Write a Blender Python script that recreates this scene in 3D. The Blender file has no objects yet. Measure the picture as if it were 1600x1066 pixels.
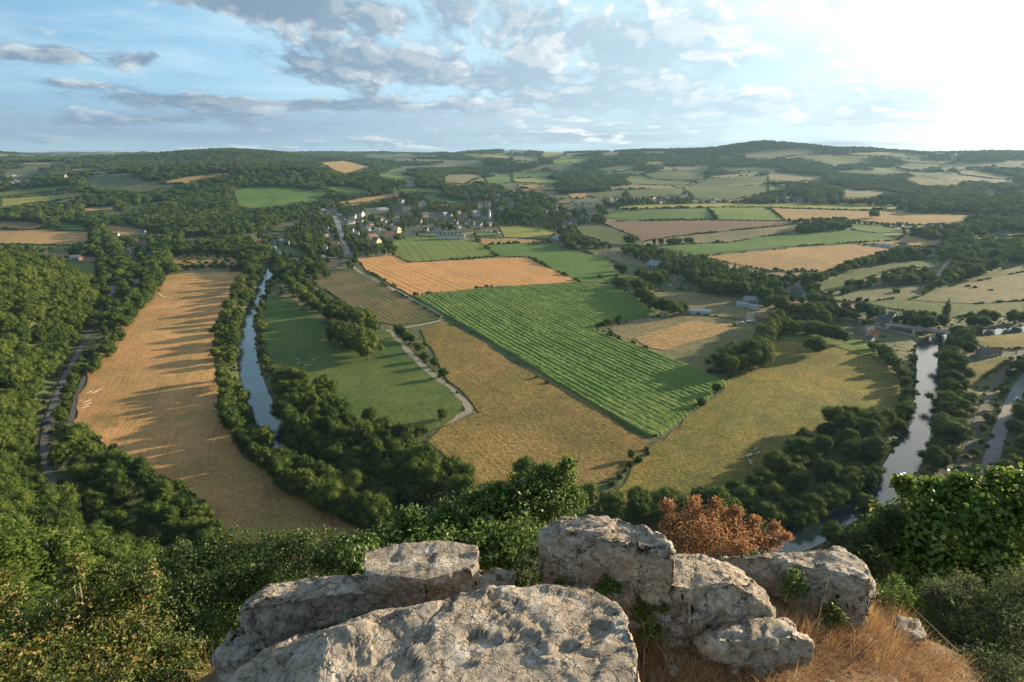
import bpy, bmesh, math, random
import numpy as np
from mathutils import Vector, Matrix, geometry, noise as mnoise
rad = math.radians
S = bpy.context.scene
COL = S.collection
rng = np.random.default_rng(7)
random.seed(7)

# ------------------------------------------------------------------ camera, sky, sun, exposure
CAMZ, FPX, PITCH = 140.0, 889.0, rad(18.4)
cd = bpy.data.cameras.new('camera'); cam = bpy.data.objects.new('camera', cd); COL.objects.link(cam)
cam.location = (0, 0, CAMZ); cam.rotation_euler = (rad(90) - PITCH, 0, 0)
cd.sensor_width = 36.0; cd.lens = 36.0 * FPX / 1600.0; cd.clip_start = 0.1; cd.clip_end = 60000
S.camera = cam
SUN_AZ, SUN_EL = 65.0, 11.8           # degrees to the right of the view, and above the horizon
sd = bpy.data.lights.new('sun', 'SUN'); sun = bpy.data.objects.new('sun', sd); COL.objects.link(sun)
sd.energy = 5.0; sd.angle = rad(0.6); sd.color = (1.0, 0.80, 0.55)
SDIR = Vector((math.sin(rad(SUN_AZ)) * math.cos(rad(SUN_EL)), math.cos(rad(SUN_AZ)) * math.cos(rad(SUN_EL)), math.sin(rad(SUN_EL))))
sun.rotation_euler = (-SDIR).to_track_quat('-Z', 'Y').to_euler()
S.view_settings.view_transform = 'Standard'; S.view_settings.look = 'None'
S.view_settings.exposure = 1.3; S.view_settings.gamma = 1.0; S.view_settings.use_curve_mapping = False
S.cycles.use_denoising = True
S.cycles.volume_bounces = 1; S.cycles.max_bounces = 6; S.cycles.transparent_max_bounces = 8
S.cycles.volume_step_rate = 5.0

class NB:
    """small helper for writing node trees"""
    def __init__(s, nt): s.nt = nt; s.n = nt.nodes; s.l = nt.links
    def node(s, t, **kw):
        n = s.n.new(t)
        for k, v in kw.items(): setattr(n, k, v)
        return n
    def put(s, sock, v):
        if v is None: return
        if isinstance(v, bpy.types.NodeSocket): s.l.new(v, sock)
        else:
            if hasattr(sock, 'default_value'):
                if isinstance(v, (tuple, list)) and len(v) == 3 and len(sock.default_value) == 4: v = (*v, 1)
                sock.default_value = v
    def m(s, op, a, b=None, c=None, clamp=False):
        n = s.node('ShaderNodeMath', operation=op, use_clamp=clamp)
        for i, v in enumerate((a, b, c)): s.put(n.inputs[i], v)
        return n.outputs[0]
    def vm(s, op, a, b=None):
        n = s.node('ShaderNodeVectorMath', operation=op)
        s.put(n.inputs[0], a); s.put(n.inputs[1], b)
        return n.outputs['Value'] if op in ('DOT_PRODUCT', 'LENGTH') else n.outputs[0]
    def noise(s, vec, scale, detail=4, rough=.55, dist=0.0, out=0):
        n = s.node('ShaderNodeTexNoise'); s.put(n.inputs['Vector'], vec)
        n.inputs['Scale'].default_value = scale; n.inputs['Detail'].default_value = detail
        n.inputs['Roughness'].default_value = rough; n.inputs['Distortion'].default_value = dist
        return n.outputs[out]
    def mix(s, f, a, b, mode='MIX'):
        n = s.node('ShaderNodeMix', data_type='RGBA', blend_type=mode)
        s.put(n.inputs[0], f); s.put(n.inputs[6], a); s.put(n.inputs[7], b)
        return n.outputs[2]
    def ramp(s, f, stops):
        n = s.node('ShaderNodeValToRGB'); s.put(n.inputs[0], f)
        e = n.color_ramp.elements
        while len(e) < len(stops): e.new(0.5)
        for i, (p, c) in enumerate(stops):
            e[i].position = p; e[i].color = (*c, 1) if len(c) == 3 else c
        return n.outputs[0]
    def rng(s, v, a, b, c=0.0, d=1.0, smooth=True):
        n = s.node('ShaderNodeMapRange', interpolation_type='SMOOTHSTEP' if smooth else 'LINEAR')
        for i, x in enumerate((v, a, b, c, d)): s.put(n.inputs[i], x)
        return n.outputs[0]
    def xyz(s, x, y, z):
        n = s.node('ShaderNodeCombineXYZ')
        for i, v in enumerate((x, y, z)): s.put(n.inputs[i], v)
        return n.outputs[0]

def build_world():
    w = bpy.data.worlds.new('World'); S.world = w; w.use_nodes = True
    nt = w.node_tree; nt.nodes.clear(); B = NB(nt)
    out = B.node('ShaderNodeOutputWorld'); bg = B.node('ShaderNodeBackground')
    B.l.new(bg.outputs[0], out.inputs[0]); bg.inputs[1].default_value = 0.055
    sky = B.node('ShaderNodeTexSky', sky_type='NISHITA'); sky.sun_disc = False
    sky.sun_elevation = rad(SUN_EL); sky.sun_rotation = rad(SUN_AZ); sky.air_density = 1.0; sky.dust_density = .6; sky.ozone_density = 2.0
    tc = B.node('ShaderNodeTexCoord'); d = tc.outputs['Generated']
    sp = B.node('ShaderNodeSeparateXYZ'); B.l.new(d, sp.inputs[0]); x, y, z = sp.outputs
    az = B.m('MULTIPLY', B.m('ARCTAN2', x, y), 57.2958)       # degrees right of the view axis
    el = B.m('MULTIPLY', B.m('ARCSINE', z), 57.2958)
    ew = B.m('MULTIPLY', B.m('LOGARITHM', B.m('ADD', 1.0, B.m('DIVIDE', B.m('MAXIMUM', el, 0.0), 3.0)), 2.71828), 6.0)
    P = B.xyz(B.m('MULTIPLY', az, .085), B.m('MULTIPLY', ew, .30), 0.0)
    def blob(u, v, ru, rv, s, tilt=0.0):
        """a patch of cloud (or gap) round the direction seen at photo pixel u, v"""
        x0, y0 = (u - 800) / 889.0, (v - 533) / 889.0
        f0 = math.cos(PITCH) - y0 * math.sin(PITCH); d0 = -(math.sin(PITCH) + y0 * math.cos(PITCH))
        a = math.degrees(math.atan2(x0, f0)); e = math.degrees(math.atan2(d0, math.hypot(x0, f0)))
        ra = ru / 16.4; re = rv / 16.4
        da = B.m('DIVIDE', B.m('SUBTRACT', az, a), ra)
        de = B.m('DIVIDE', B.m('SUBTRACT', B.m('SUBTRACT', el, e), B.m('MULTIPLY', B.m('SUBTRACT', az, a), -tilt)), re)
        q = B.m('ADD', B.m('MULTIPLY', da, da), B.m('MULTIPLY', de, de))
        return B.m('MULTIPLY', B.m('EXPONENT', B.m('MULTIPLY', q, -1.0)), s)
    def total(lst):
        t = lst[0]
        for q in lst[1:]: t = B.m('ADD', t, q)
        return t
    wob = B.node('ShaderNodeVectorMath', operation='MULTIPLY_ADD')
    B.l.new(B.noise(P, 1.3, 4, .6, out=1), wob.inputs[0]); wob.inputs[1].default_value = (.30, .30, 0); B.l.new(P, wob.inputs[2])
    PW = wob.outputs[0]
    SC = 1.15
    big = B.noise(PW, SC, 9, .60)
    big2 = B.noise(B.vm('ADD', PW, (.07, .10, 0)), SC, 9, .60)
    small = B.noise(PW, 4.5, 6, .62)
    lo = B.noise(PW, .5, 2, .5)
    bias = total([blob(640, 35, 110, 34, .22, .15), blob(900, 55, 130, 36, .30, .3), blob(760, 60, 30, 50, -.08, .5), blob(1020, 20, 60, 16, -.10), blob(690, 105, 200, 22, .22, .10), blob(860, 140, 220, 24, .16, .05),
                  blob(420, 92, 90, 17, .24, .2), blob(560, 95, 60, 14, .16), blob(370, 6, 120, 15, .46), blob(110, 85, 75, 12, .36), blob(20, 50, 50, 10, .14), blob(100, 45, 30, 8, .10), blob(110, 131, 50, 6, .28),
                  blob(225, 92, 18, 9, .26), blob(1290, 3, 100, 14, .30), blob(1120, 30, 90, 30, .14), blob(330, 158, 190, 7, .32), blob(560, 165, 160, 12, .20), blob(760, 165, 120, 14, .14), blob(230, 190, 260, 8, .14),
                  blob(1150, 165, 260, 30, .22, .0), blob(0, 92, 40, 8, .2), blob(850, 85, 330, 90, .13), blob(1180, 60, 150, 60, .12), blob(1000, 180, 420, 22, .14), blob(520, 30, 60, 20, .10),
                  blob(300, 50, 120, 30, -.16), blob(430, 140, 120, 12, -.10), blob(180, 20, 70, 16, -.08)])
    cov = B.m('ADD', B.m('ADD', B.m('MULTIPLY_ADD', big, 1.75, -.43), B.m('MULTIPLY_ADD', small, .62, -.22)), B.m('MULTIPLY', bias, .95))
    mask = B.m('MULTIPLY', B.rng(cov, .575, .82), B.rng(el, 60, 25))
    thick = B.rng(cov, .68, .95)
    lit = B.rng(B.m('SUBTRACT', big, big2), -.02, .085)
    # nearness to the sun, which stands out of the picture to the right
    pl = B.m('ADD', B.m('ADD', az, B.m('MULTIPLY', el, 1.75)), B.m('MULTIPLY', B.m('SUBTRACT', lo, .5), 26.0))
    near = B.m('MULTIPLY', B.m('MULTIPLY', B.rng(pl, 29, 57), B.rng(az, 120, 75)), B.rng(el, 38, 16))
    base = B.mix(B.rng(az, -42, 14), (2.5, 4.85, 6.9), (5.3, 7.3, 8.3))
    base = B.mix(B.rng(az, -20, -48), base, (2.1, 3.95, 5.7))
    base = B.mix(B.rng(el, 16, 50), base, (1.7, 2.3, 3.1))
    low = B.mix(B.rng(el, 0.0, 5.5), (2.9, 4.1, 5.3), base)
    skyc = B.mix(.86, sky.outputs[0], low)
    cirr = B.m('MULTIPLY', B.rng(B.noise(B.vm('MULTIPLY', PW, (.7, 2.4, 1)), 1.2, 6, .6), .40, .72), B.rng(el, 2, 6))
    skyc = B.mix(B.m('MULTIPLY', cirr, .55), skyc, (5.1, 6.7, 7.7))
    dark = B.mix(B.rng(az, -25, 28), (1.75, 2.6, 3.5), (4.7, 6.2, 7.1))
    brightc = B.mix(B.rng(az, -30, 18), (5.6, 6.1, 6.2), (9.4, 9.1, 8.6))
    tone = B.m('ADD', B.m('MULTIPLY', lit, B.m('SUBTRACT', 1.0, B.m('MULTIPLY', thick, .72))), B.m('MULTIPLY', B.m('SUBTRACT', small, .5), .45), clamp=True)
    cl = B.mix(tone, dark, brightc)
    col = B.mix(B.m('MULTIPLY', mask, .95), skyc, cl)
    # low flat grey layer near the horizon
    strat = B.noise(B.xyz(B.m('MULTIPLY', az, .030), B.m('MULTIPLY', el, .50), 3.0), 1.0, 6, .58)
    lay = B.m('MULTIPLY', B.m('MULTIPLY', B.rng(strat, .40, .60), B.rng(el, 4.4, 2.6)), .85)
    col = B.mix(lay, col, B.mix(B.rng(az, -30, 32), (2.3, 3.25, 4.4), (6.1, 7.7, 8.2)))
    keep = B.m('MULTIPLY', mask, total([blob(1290, 0, 130, 16, .45), blob(1150, 165, 300, 40, .75), blob(1050, 60, 160, 60, .6)]))
    col = B.mix(B.m('MULTIPLY', near, B.m('SUBTRACT', 1.0, keep), clamp=True), col, (13, 12.6, 11.6))
    B.l.new(col, bg.inputs[0])
build_world()

# ------------------------------------------------------------------ small helpers
def tag(o, label=None, cat=None, group=None, kind=None):
    if label: o['label'] = label
    if cat: o['category'] = cat
    if group: o['group'] = group
    if kind: o['kind'] = kind
    return o
def empty(name, loc, rz=0.0, sc=1.0):
    o = bpy.data.objects.new(name, None); COL.objects.link(o); o.location = loc; o.rotation_euler = (0, 0, rz)
    o.scale = (sc, sc, sc) if not isinstance(sc, tuple) else sc
    o.empty_display_size = .5
    return o
def mesh_np(name, V, F, mats, smooth=False, midx=None, attrs=None):
    """V (n,3), F (m,k) arrays -> mesh"""
    me = bpy.data.meshes.new(name)
    V = np.asarray(V, np.float32); F = np.asarray(F, np.int32)
    me.vertices.add(len(V)); me.vertices.foreach_set('co', V.ravel())
    k = F.shape[1]
    me.loops.add(F.size); me.loops.foreach_set('vertex_index', F.ravel())
    me.polygons.add(len(F)); me.polygons.foreach_set('loop_start', np.arange(0, F.size, k, dtype=np.int32))
    if smooth: me.polygons.foreach_set('use_smooth', np.ones(len(F), bool))
    for m in (mats if isinstance(mats, (list, tuple)) else [mats]): me.materials.append(m)
    if midx is not None: me.polygons.foreach_set('material_index', np.asarray(midx, np.int32))
    if attrs:
        for an, (dom, arr) in attrs.items():
            a = me.attributes.new(an, 'FLOAT', dom); a.data.foreach_set('value', np.asarray(arr, np.float32))
    me.update(calc_edges=True); me.validate()
    return me
def link(name, me, parent=None):
    o = bpy.data.objects.new(name, me); COL.objects.link(o)
    if parent: o.parent = parent
    return o
def copy_tree(o, parent=None):
    c = o.copy(); COL.objects.link(c)
    if parent: c.parent = parent
    for ch in CH.get(o.name, []):
        CH.setdefault(c.name, []).append(copy_tree(ch, c))
    return c
CH = {}
def part(name, me, parent, loc=None):
    o = link(name, me, parent)
    if loc: o.location = loc
    CH.setdefault(parent.name, []).append(o)
    return o

class MB:
    """collects boxes / prisms / tubes in one mesh"""
    def __init__(s): s.v = []; s.f = []
    def add(s, V, F):
        b = len(s.v); s.v += [tuple(p) for p in V]; s.f += [tuple(i + b for i in f) for f in F]; return s
    def box(s, x0, x1, y0, y1, z0, z1):
        V = [(x, y, z) for z in (z0, z1) for y in (y0, y1) for x in (x0, x1)]
        return s.add(V, [(0, 2, 3, 1), (4, 5, 7, 6), (0, 1, 5, 4), (2, 6, 7, 3), (0, 4, 6, 2), (1, 3, 7, 5)])
    def tube(s, pts, rads, n=6, cap=True):
        pts = [Vector(p) for p in pts]; V = []; F = []
        for i, p in enumerate(pts):
            t = (pts[min(i + 1, len(pts) - 1)] - pts[max(i - 1, 0)])
            t = t.normalized() if t.length > 1e-9 else Vector((0, 0, 1))
            a = t.orthogonal().normalized(); b = t.cross(a)
            for k in range(n):
                q = 2 * math.pi * k / n
                V.append(p + (a * math.cos(q) + b * math.sin(q)) * rads[i])
        for i in range(len(pts) - 1):
            for k in range(n):
                F.append((i * n + k, i * n + (k + 1) % n, (i + 1) * n + (k + 1) % n, (i + 1) * n + k))
        if cap: F.append(tuple((len(pts) - 1) * n + k for k in range(n))); F.append(tuple(range(n))[::-1])
        return s.add(V, F)
    def mesh(s, name, mat, smooth=False):
        me = bpy.data.meshes.new(name); me.from_pydata(s.v, [], s.f)
        me.materials.append(mat)
        if smooth: me.polygons.foreach_set('use_smooth', [True] * len(me.polygons))
        me.update(); return me

# pixel of the 1600x1066 photograph -> ray ; ground positions are found by walking that ray to the terrain
CP, SP = math.cos(PITCH), math.sin(PITCH)
def rays(u, v):
    u = np.asarray(u, float); v = np.asarray(v, float)
    x = (u - 800) / FPX; yc = (v - 533) / FPX
    return x, CP - yc * SP, -(SP + yc * CP)
def PZ(u, v, z):
    x, f, dn = rays(u, v); t = (z - CAMZ) / dn
    return np.array([x * t, f * t, np.zeros_like(t) + z]).T
def PT(u, v, Y):
    """point at forward distance Y"""
    x, f, dn = rays(u, v); t = Y / f
    return np.array([x * t, f * t, CAMZ + dn * t]).T
def proj(X, Y, Z):
    X, Y, Z = map(lambda a: np.asarray(a, float), (X, Y, Z)); dz = Z - CAMZ
    dep = Y * CP - dz * SP; dep = np.where(dep < 1e-3, 1e-3, dep)
    up = Y * SP + dz * CP
    return 800 + FPX * X / dep, 533 - FPX * up / dep, dep

# ------------------------------------------------------------------ terrain
FOOT = np.array([(-2600, 500), (-1500, 760), (-900, 800), (-620, 740), (-470, 620), (-395, 523), (-322, 382), (-268, 288), (-203, 211), (-130, 160), (-40, 138), (60, 134), (140, 146), (205, 172), (262, 236), (372, 352), (470, 400), (700, 430), (1500, 300), (2600, 200)], float)
FOOTP = np.vstack([FOOT, [(2600, -3000), (-2600, -3000)]])
RIV_PX = [(437, 396), (424, 415), (413, 445), (397, 478), (385, 520), (386, 565), (400, 610), (417, 650), (440, 700), (520, 745), (590, 765), (640, 800)]
RIV2_PX = [(1300, 812), (1385, 765), (1425, 700), (1447, 640), (1453, 590), (1447, 552), (1452, 532), (1490, 521), (1560, 517), (1640, 508), (1800, 490)]
def flat(px): return [tuple(PZ(u, v, 0.0)[:2]) for u, v in px]
RIVER = np.array([(-620, 1500), (-560, 1200), (-430, 1000)] + flat(RIV_PX) + [(20, 168), (70, 162)] + flat(RIV2_PX) + [(1400, 520)], float)
def seg_dist(X, Y, P, widths=None):
    best = np.full(X.shape, 1e9)
    for (ax, ay), (bx, by) in zip(P[:-1], P[1:]):
        dx, dy = bx - ax, by - ay; L = dx * dx + dy * dy + 1e-9
        t = np.clip(((X - ax) * dx + (Y - ay) * dy) / L, 0, 1)
        best = np.minimum(best, np.hypot(X - ax - t * dx, Y - ay - t * dy))
    return best
def inside(X, Y, P):
    c = np.zeros(np.shape(X), bool); n = len(P)
    for i in range(n):
        x1, y1 = P[i]; x2, y2 = P[(i + 1) % n]
        if y1 == y2: continue
        c ^= ((y1 > Y) != (y2 > Y)) & (X < (x2 - x1) * (Y - y1) / (y2 - y1) + x1)
    return c
def smooth_poly(P, it=2):
    P = np.asarray(P, float)
    for _ in range(it):
        Q = [P[0]]
        for a, b in zip(P[:-1], P[1:]): Q += [a * .75 + b * .25, a * .25 + b * .75]
        P = np.array(Q + [P[-1]])
    return P
RIVER = smooth_poly(RIVER)
_gx = np.random.default_rng(3).random((8, 64, 64)) * 2 - 1
def vnoise(X, Y, L, k):
    x = X / L + 1000; y = Y / L + 1000
    xi = np.floor(x).astype(int); yi = np.floor(y).astype(int); fx = x - xi; fy = y - yi
    fx = fx * fx * (3 - 2 * fx); fy = fy * fy * (3 - 2 * fy); g = _gx[k % 8]
    a = g[xi % 64, yi % 64]; b = g[(xi + 1) % 64, yi % 64]; c = g[xi % 64, (yi + 1) % 64]; d = g[(xi + 1) % 64, (yi + 1) % 64]
    return (a * (1 - fx) + b * fx) * (1 - fy) + (c * (1 - fx) + d * fx) * fy
RW = 4.5
def terrain(X, Y):
    X = np.asarray(X, float); Y = np.asarray(Y, float)
    d = np.sqrt((X * .8) ** 2 + np.maximum(Y, 0) ** 2)
    h = np.interp(d, [0, 1000, 1250, 1600, 2000, 2500, 3000, 4000, 5000, 6500, 9000], [0, 0, 5, 17, 36, 57, 76, 106, 120, 125, 118])
    amp = np.interp(d, [900, 1300, 2500, 6000], [0, 4, 24, 27])
    h = h + amp * (vnoise(X, Y, 620, 0) + .5 * vnoise(X, Y, 290, 1))
    def g(cx, cy, sx, sy, a, rot=0.0):
        c, s = math.cos(rot), math.sin(rot); dx, dy = X - cx, Y - cy
        return a * np.exp(-(((dx * c + dy * s) / sx) ** 2 + ((-dx * s + dy * c) / sy) ** 2))
    h = h + g(-1500, 3000, 620, 420, 62) + g(-850, 1850, 430, 230, 52, .35) + g(1560, 3350, 560, 330, 72) + g(2300, 3500, 900, 500, 22)
    h = h + g(-3900, 4700, 1700, 900, -30) + g(620, 1250, 420, 260, 13) + g(150, 3900, 900, 500, 14) + g(-500, 4300, 700, 500, 22)
    h = h + .35 * vnoise(X, Y, 60, 2) + .12 * vnoise(X, Y, 17, 3)
    # wooded valley side with the cliff the camera stands on
    ins = inside(X, Y, FOOTP); s = seg_dist(X, Y, FOOT) * np.where(ins, 1, -1)
    s = s + 5 * vnoise(X, Y, 45, 4)
    capl = np.interp(Y, [-50, 0, 100, 250, 450, 600, 700, 800], [136, 136, 124, 94, 58, 30, 9, 1])
    capr = np.interp(Y, [-50, 0, 20, 100, 200, 300, 400], [136, 136, 128, 92, 52, 14, 3])
    cap = np.where(X < 0, capl, capr)
    near = np.clip(1 - np.hypot(X, Y - 60) / 160, 0, 1)
    sl = np.maximum(s, 0) * (.82 + .26 * near) + np.where(s > 0, 1.5 * vnoise(X, Y, 22, 5), 0) * np.clip(s / 20, 0, 1)
    hs = cap * (1 - np.exp(-np.maximum(sl, 0) / np.maximum(cap, 1) * 1.0 - (sl / np.maximum(cap, 1)) ** 2 * 1.1))
    h = h + np.where(s > 0, hs, 0)
    # the river bed
    rd = seg_dist(X, Y, RIVER)
    cut = np.clip((RW + 5 - rd) / 5.5, 0, 1)
    h = h * (1 - cut) + cut * (np.where(d < 950, -3.2, h - 3.2))
    h = np.where((rd < RW + 60) & (d < 950), h - 0, h)
    # the plateau edge right round the camera
    ye = 2.95 + .25 * np.tanh((X - .5) / 2.0) - .25 * np.maximum(-X - 2.0, 0)
    r = np.hypot(X, Y)
    edge = 137.35 - 1.5 * np.maximum(Y - ye, 0) - .65 * np.maximum(-X - 1.15, 0) - .42 * np.maximum(X - 1.45, 0)
    wq = np.clip((13 - r) / 5, 0, 1)
    h = h * (1 - wq) + wq * edge
    return h
def axis(lo, hi, fine_lo, fine_hi, st, grow):
    a = list(np.arange(fine_lo, fine_hi + .01, st)); left = []; x = a[0]; s = st
    while x > lo: s = min(s * grow, 70); x -= s; left.append(x)
    right = []; x = a[-1]; s = st
    while x < hi: s = min(s * grow, 70); x += s; right.append(x)
    return np.array(left[::-1] + a + right)
GXS = axis(-7500, 7500, -330, 480, 4.0, 1.028); GYS = axis(-350, 8500, 0, 620, 4.0, 1.022)
_X, _Y = np.meshgrid(GXS, GYS); GZ = terrain(_X, _Y)
def tf(X, Y):
    """terrain height read off the ground sheet's own grid"""
    X = np.asarray(X, float); Y = np.asarray(Y, float)
    i = np.clip(np.searchsorted(GXS, X) - 1, 0, len(GXS) - 2); j = np.clip(np.searchsorted(GYS, Y) - 1, 0, len(GYS) - 2)
    fx = np.clip((X - GXS[i]) / (GXS[i + 1] - GXS[i]), 0, 1); fy = np.clip((Y - GYS[j]) / (GYS[j + 1] - GYS[j]), 0, 1)
    return (GZ[j, i] * (1 - fx) + GZ[j, i + 1] * fx) * (1 - fy) + (GZ[j + 1, i] * (1 - fx) + GZ[j + 1, i + 1] * fx) * fy
TS = np.geomspace(90, 9000, 420)
def ground_px(u, v, zoff=0.0):
    """where the sight line through photo pixel (u,v) meets the terrain"""
    u = np.atleast_1d(np.asarray(u, float)); v = np.atleast_1d(np.asarray(v, float))
    x, f, dn = rays(u, v); nrm = np.sqrt(x * x + f * f)
    T = TS[None, :] / nrm[:, None]
    below = CAMZ + dn[:, None] * T < tf(x[:, None] * T, f[:, None] * T) + zoff
    k = np.where(below.any(1), below.argmax(1), 370); k = np.maximum(k, 1)
    lo, hi = TS[k - 1].copy(), TS[k].copy()
    for _ in range(14):
        mid = (lo + hi) / 2; tt = mid / nrm
        b = CAMZ + dn * tt < tf(x * tt, f * tt) + zoff
        hi = np.where(b, mid, hi); lo = np.where(b, lo, mid)
    tt = hi / nrm; X, Y = x * tt, f * tt
    return np.array([X, Y, tf(X, Y)]).T

# ------------------------------------------------------------------ materials
MATS = {}
def new_mat(name):
    m = bpy.data.materials.new(name); m.use_nodes = True; m.node_tree.nodes.clear()
    B = NB(m.node_tree); out = B.node('ShaderNodeOutputMaterial')
    MATS[name] = m
    return m, B, out
def bsdf(B, out, col, rough=.8, bump=None, dist=1.0, strength=1.0, spec=.3, metal=0.0, trans=0.0):
    p = B.node('ShaderNodeBsdfPrincipled')
    B.put(p.inputs['Base Color'], col); B.put(p.inputs['Roughness'], rough); p.inputs['Metallic'].default_value = metal
    p.inputs['Specular IOR Level'].default_value = spec
    if bump is not None:
        b = B.node('ShaderNodeBump'); b.inputs['Distance'].default_value = dist; b.inputs['Strength'].default_value = strength
        B.l.new(bump, b.inputs['Height']); B.l.new(b.outputs[0], p.inputs['Normal'])
    sh = p.outputs[0]
    if trans:
        t = B.node('ShaderNodeBsdfTranslucent'); B.put(t.inputs[0], col)
        mx = B.node('ShaderNodeMixShader'); mx.inputs[0].default_value = trans
        B.l.new(p.outputs[0], mx.inputs[1]); B.l.new(t.outputs[0], mx.inputs[2]); sh = mx.outputs[0]
    B.l.new(sh, out.inputs[0])
    return p
def wpos(B): return B.node('ShaderNodeNewGeometry').outputs['Position']
def wood_ground():
    m, B, out = new_mat('rough_grassland'); P = wpos(B)
    n1 = B.noise(P, .012, 5, .6); n2 = B.noise(P, .15, 4, .6)
    c = B.mix(B.rng(n1, .35, .65), (.050, .070, .022), (.115, .120, .042))
    c = B.mix(B.m('MULTIPLY', n2, .6), c, (.07, .08, .03)); n3 = B.noise(P, .0045, 3, .5)
    c = B.mix(B.rng(n3, .56, .60), c, (.20, .155, .075))
    bsdf(B, out, c, .9, n2, 1.2)
    return m
def field_mat(name, a, b, patch=.02, fine=.35, rows=None, rowc=None, rowamt=.5, bump=.5, wob=.0, tuft=.0, fleck=None, tracks=None):
    """grass or crop: two colours in drifting patches, fine tufts, and drill rows (direction angle, spacing)"""
    m, B, out = new_mat(name); P = wpos(B)
    n1 = B.noise(P, patch, 5, .6, .4); n2 = B.noise(P, fine, 6, .65); n3 = B.noise(P, patch * 6, 4, .6)
    f = B.rng(B.m('ADD', B.m('MULTIPLY', n1, .65), B.m('MULTIPLY', n3, .35)), .38, .62)
    c = B.mix(f, a, b)
    k = B.rng(n2, .3, .7, .68, 1.32)
    c = B.vm('MULTIPLY', c, B.xyz(k, k, k))
    h = n2
    if rows:
        ang, sp_ = rows
        ph = B.m('DIVIDE', B.vm('DOT_PRODUCT', P, (math.sin(ang), -math.cos(ang), 0)), sp_)
        ph = B.m('ADD', ph, B.m('MULTIPLY', B.m('SUBTRACT', B.noise(P, .012, 3, .5), .5), wob))
        s_ = B.m('MULTIPLY_ADD', B.m('SINE', B.m('MULTIPLY', ph, 6.28318)), .5, .5)
        s2 = B.m('MULTIPLY_ADD', B.m('SINE', B.m('MULTIPLY', ph, 6.28318 / 4.6)), .5, .5)
        st = B.m('MULTIPLY', B.m('MULTIPLY', B.rng(s_, .35, .9), B.rng(s2, 0, .8, .35, 1)), B.rng(n3, .3, .6, .45, 1))
        c = B.mix(B.m('MULTIPLY', st, rowamt), c, rowc or tuple(x * .55 for x in a))
        h = B.m('SUBTRACT', n2, B.m('MULTIPLY', st, rowamt * .9))
    if tracks is not None:
        q = B.m('ADD', B.vm('DOT_PRODUCT', P, (math.sin(tracks), -math.cos(tracks), 0)), B.m('MULTIPLY', B.noise(P, .006, 2, .5), 34.0))
        w = B.m('FRACT', B.m('DIVIDE', q, 21.0)); t1 = B.rng(B.m('ABSOLUTE', B.m('SUBTRACT', w, .42)), .050, .026); t2 = B.rng(B.m('ABSOLUTE', B.m('SUBTRACT', w, .56)), .050, .026)
        tt = B.m('MULTIPLY', B.m('MAXIMUM', t1, t2), B.rng(B.noise(P, .02, 3, .6), .40, .58)); c = B.mix(B.m('MULTIPLY', tt, .50), c, tuple(x * .55 for x in a))
        lg = B.noise(P, .0075, 4, .65); kk = B.rng(lg, .32, .68, .80, 1.18); c = B.vm('MULTIPLY', c, B.xyz(kk, kk, kk))
        c = B.mix(B.rng(B.noise(P, .028, 5, .65, .8), .56, .66, 0, .45), c, (.105, .115, .035))
    if tuft:
        n4 = B.noise(P, .8, 3, .7, 1.0)
        c = B.mix(B.m('MULTIPLY', B.rng(n4, .52, .66), tuft), c, tuple(x * .42 for x in b)); h = B.m('ADD', h, n4)
    if fleck: c = B.mix(B.rng(B.noise(P, 1.3, 3, .7), .62, .72, 0, .7), c, fleck)
    bsdf(B, out, c, .92, h, bump, spec=.1)
    return m
def leaf_mat(name, cols, trans=.3, nscale=.35, rough=.6):
    """foliage: tone differs from plant to plant and from clump to clump"""
    m, B, out = new_mat(name)
    r = B.node('ShaderNodeObjectInfo').outputs['Random']
    tc = B.node('ShaderNodeTexCoord').outputs['Object']
    n = B.noise(tc, nscale, 3, .6)
    wn = B.rng(B.noise(B.node('ShaderNodeNewGeometry').outputs['Position'], .007, 3, .6), .35, .65)
    f = B.m('ADD', B.m('ADD', B.m('MULTIPLY', r, .48), B.m('MULTIPLY', B.rng(n, .3, .7), .24)), B.m('MULTIPLY', wn, .28))
    k = len(cols)
    c = B.ramp(f, [(i / (k - 1), q) for i, q in enumerate(cols)])
    g = B.rng(B.noise(tc, nscale * 7, 2, .6), .3, .7, .72, 1.3)
    c = B.vm('MULTIPLY', c, B.xyz(g, g, g))
    bsdf(B, out, c, rough + .15, spec=.06, trans=trans)
    return m
def plain_mat(name, col, rough=.8, var=.25, scale=2.0, bump=0.0, spec=.3, metal=0.0):
    m, B, out = new_mat(name)
    tc = B.node('ShaderNodeTexCoord').outputs['Object']
    n = B.noise(tc, scale, 5, .6); k = B.rng(n, .25, .75, 1 - var, 1 + var)
    bsdf(B, out, B.vm('MULTIPLY', col, B.xyz(k, k, k)), rough, n if bump else None, bump or 1, spec=spec, metal=metal)
    return m
M_GROUND = wood_ground()
def angle_px(p, q):
    a, b = PZ(*p, 0.0), PZ(*q, 0.0); return math.atan2(b[1] - a[1], b[0] - a[0])
A_MAIZE = angle_px((650, 466), (1015, 688)); A_STUB = angle_px((565, 425), (640, 462)); A_TAN = angle_px((700, 505), (1010, 690))
A_G6 = angle_px((640, 378), (665, 408))
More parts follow.
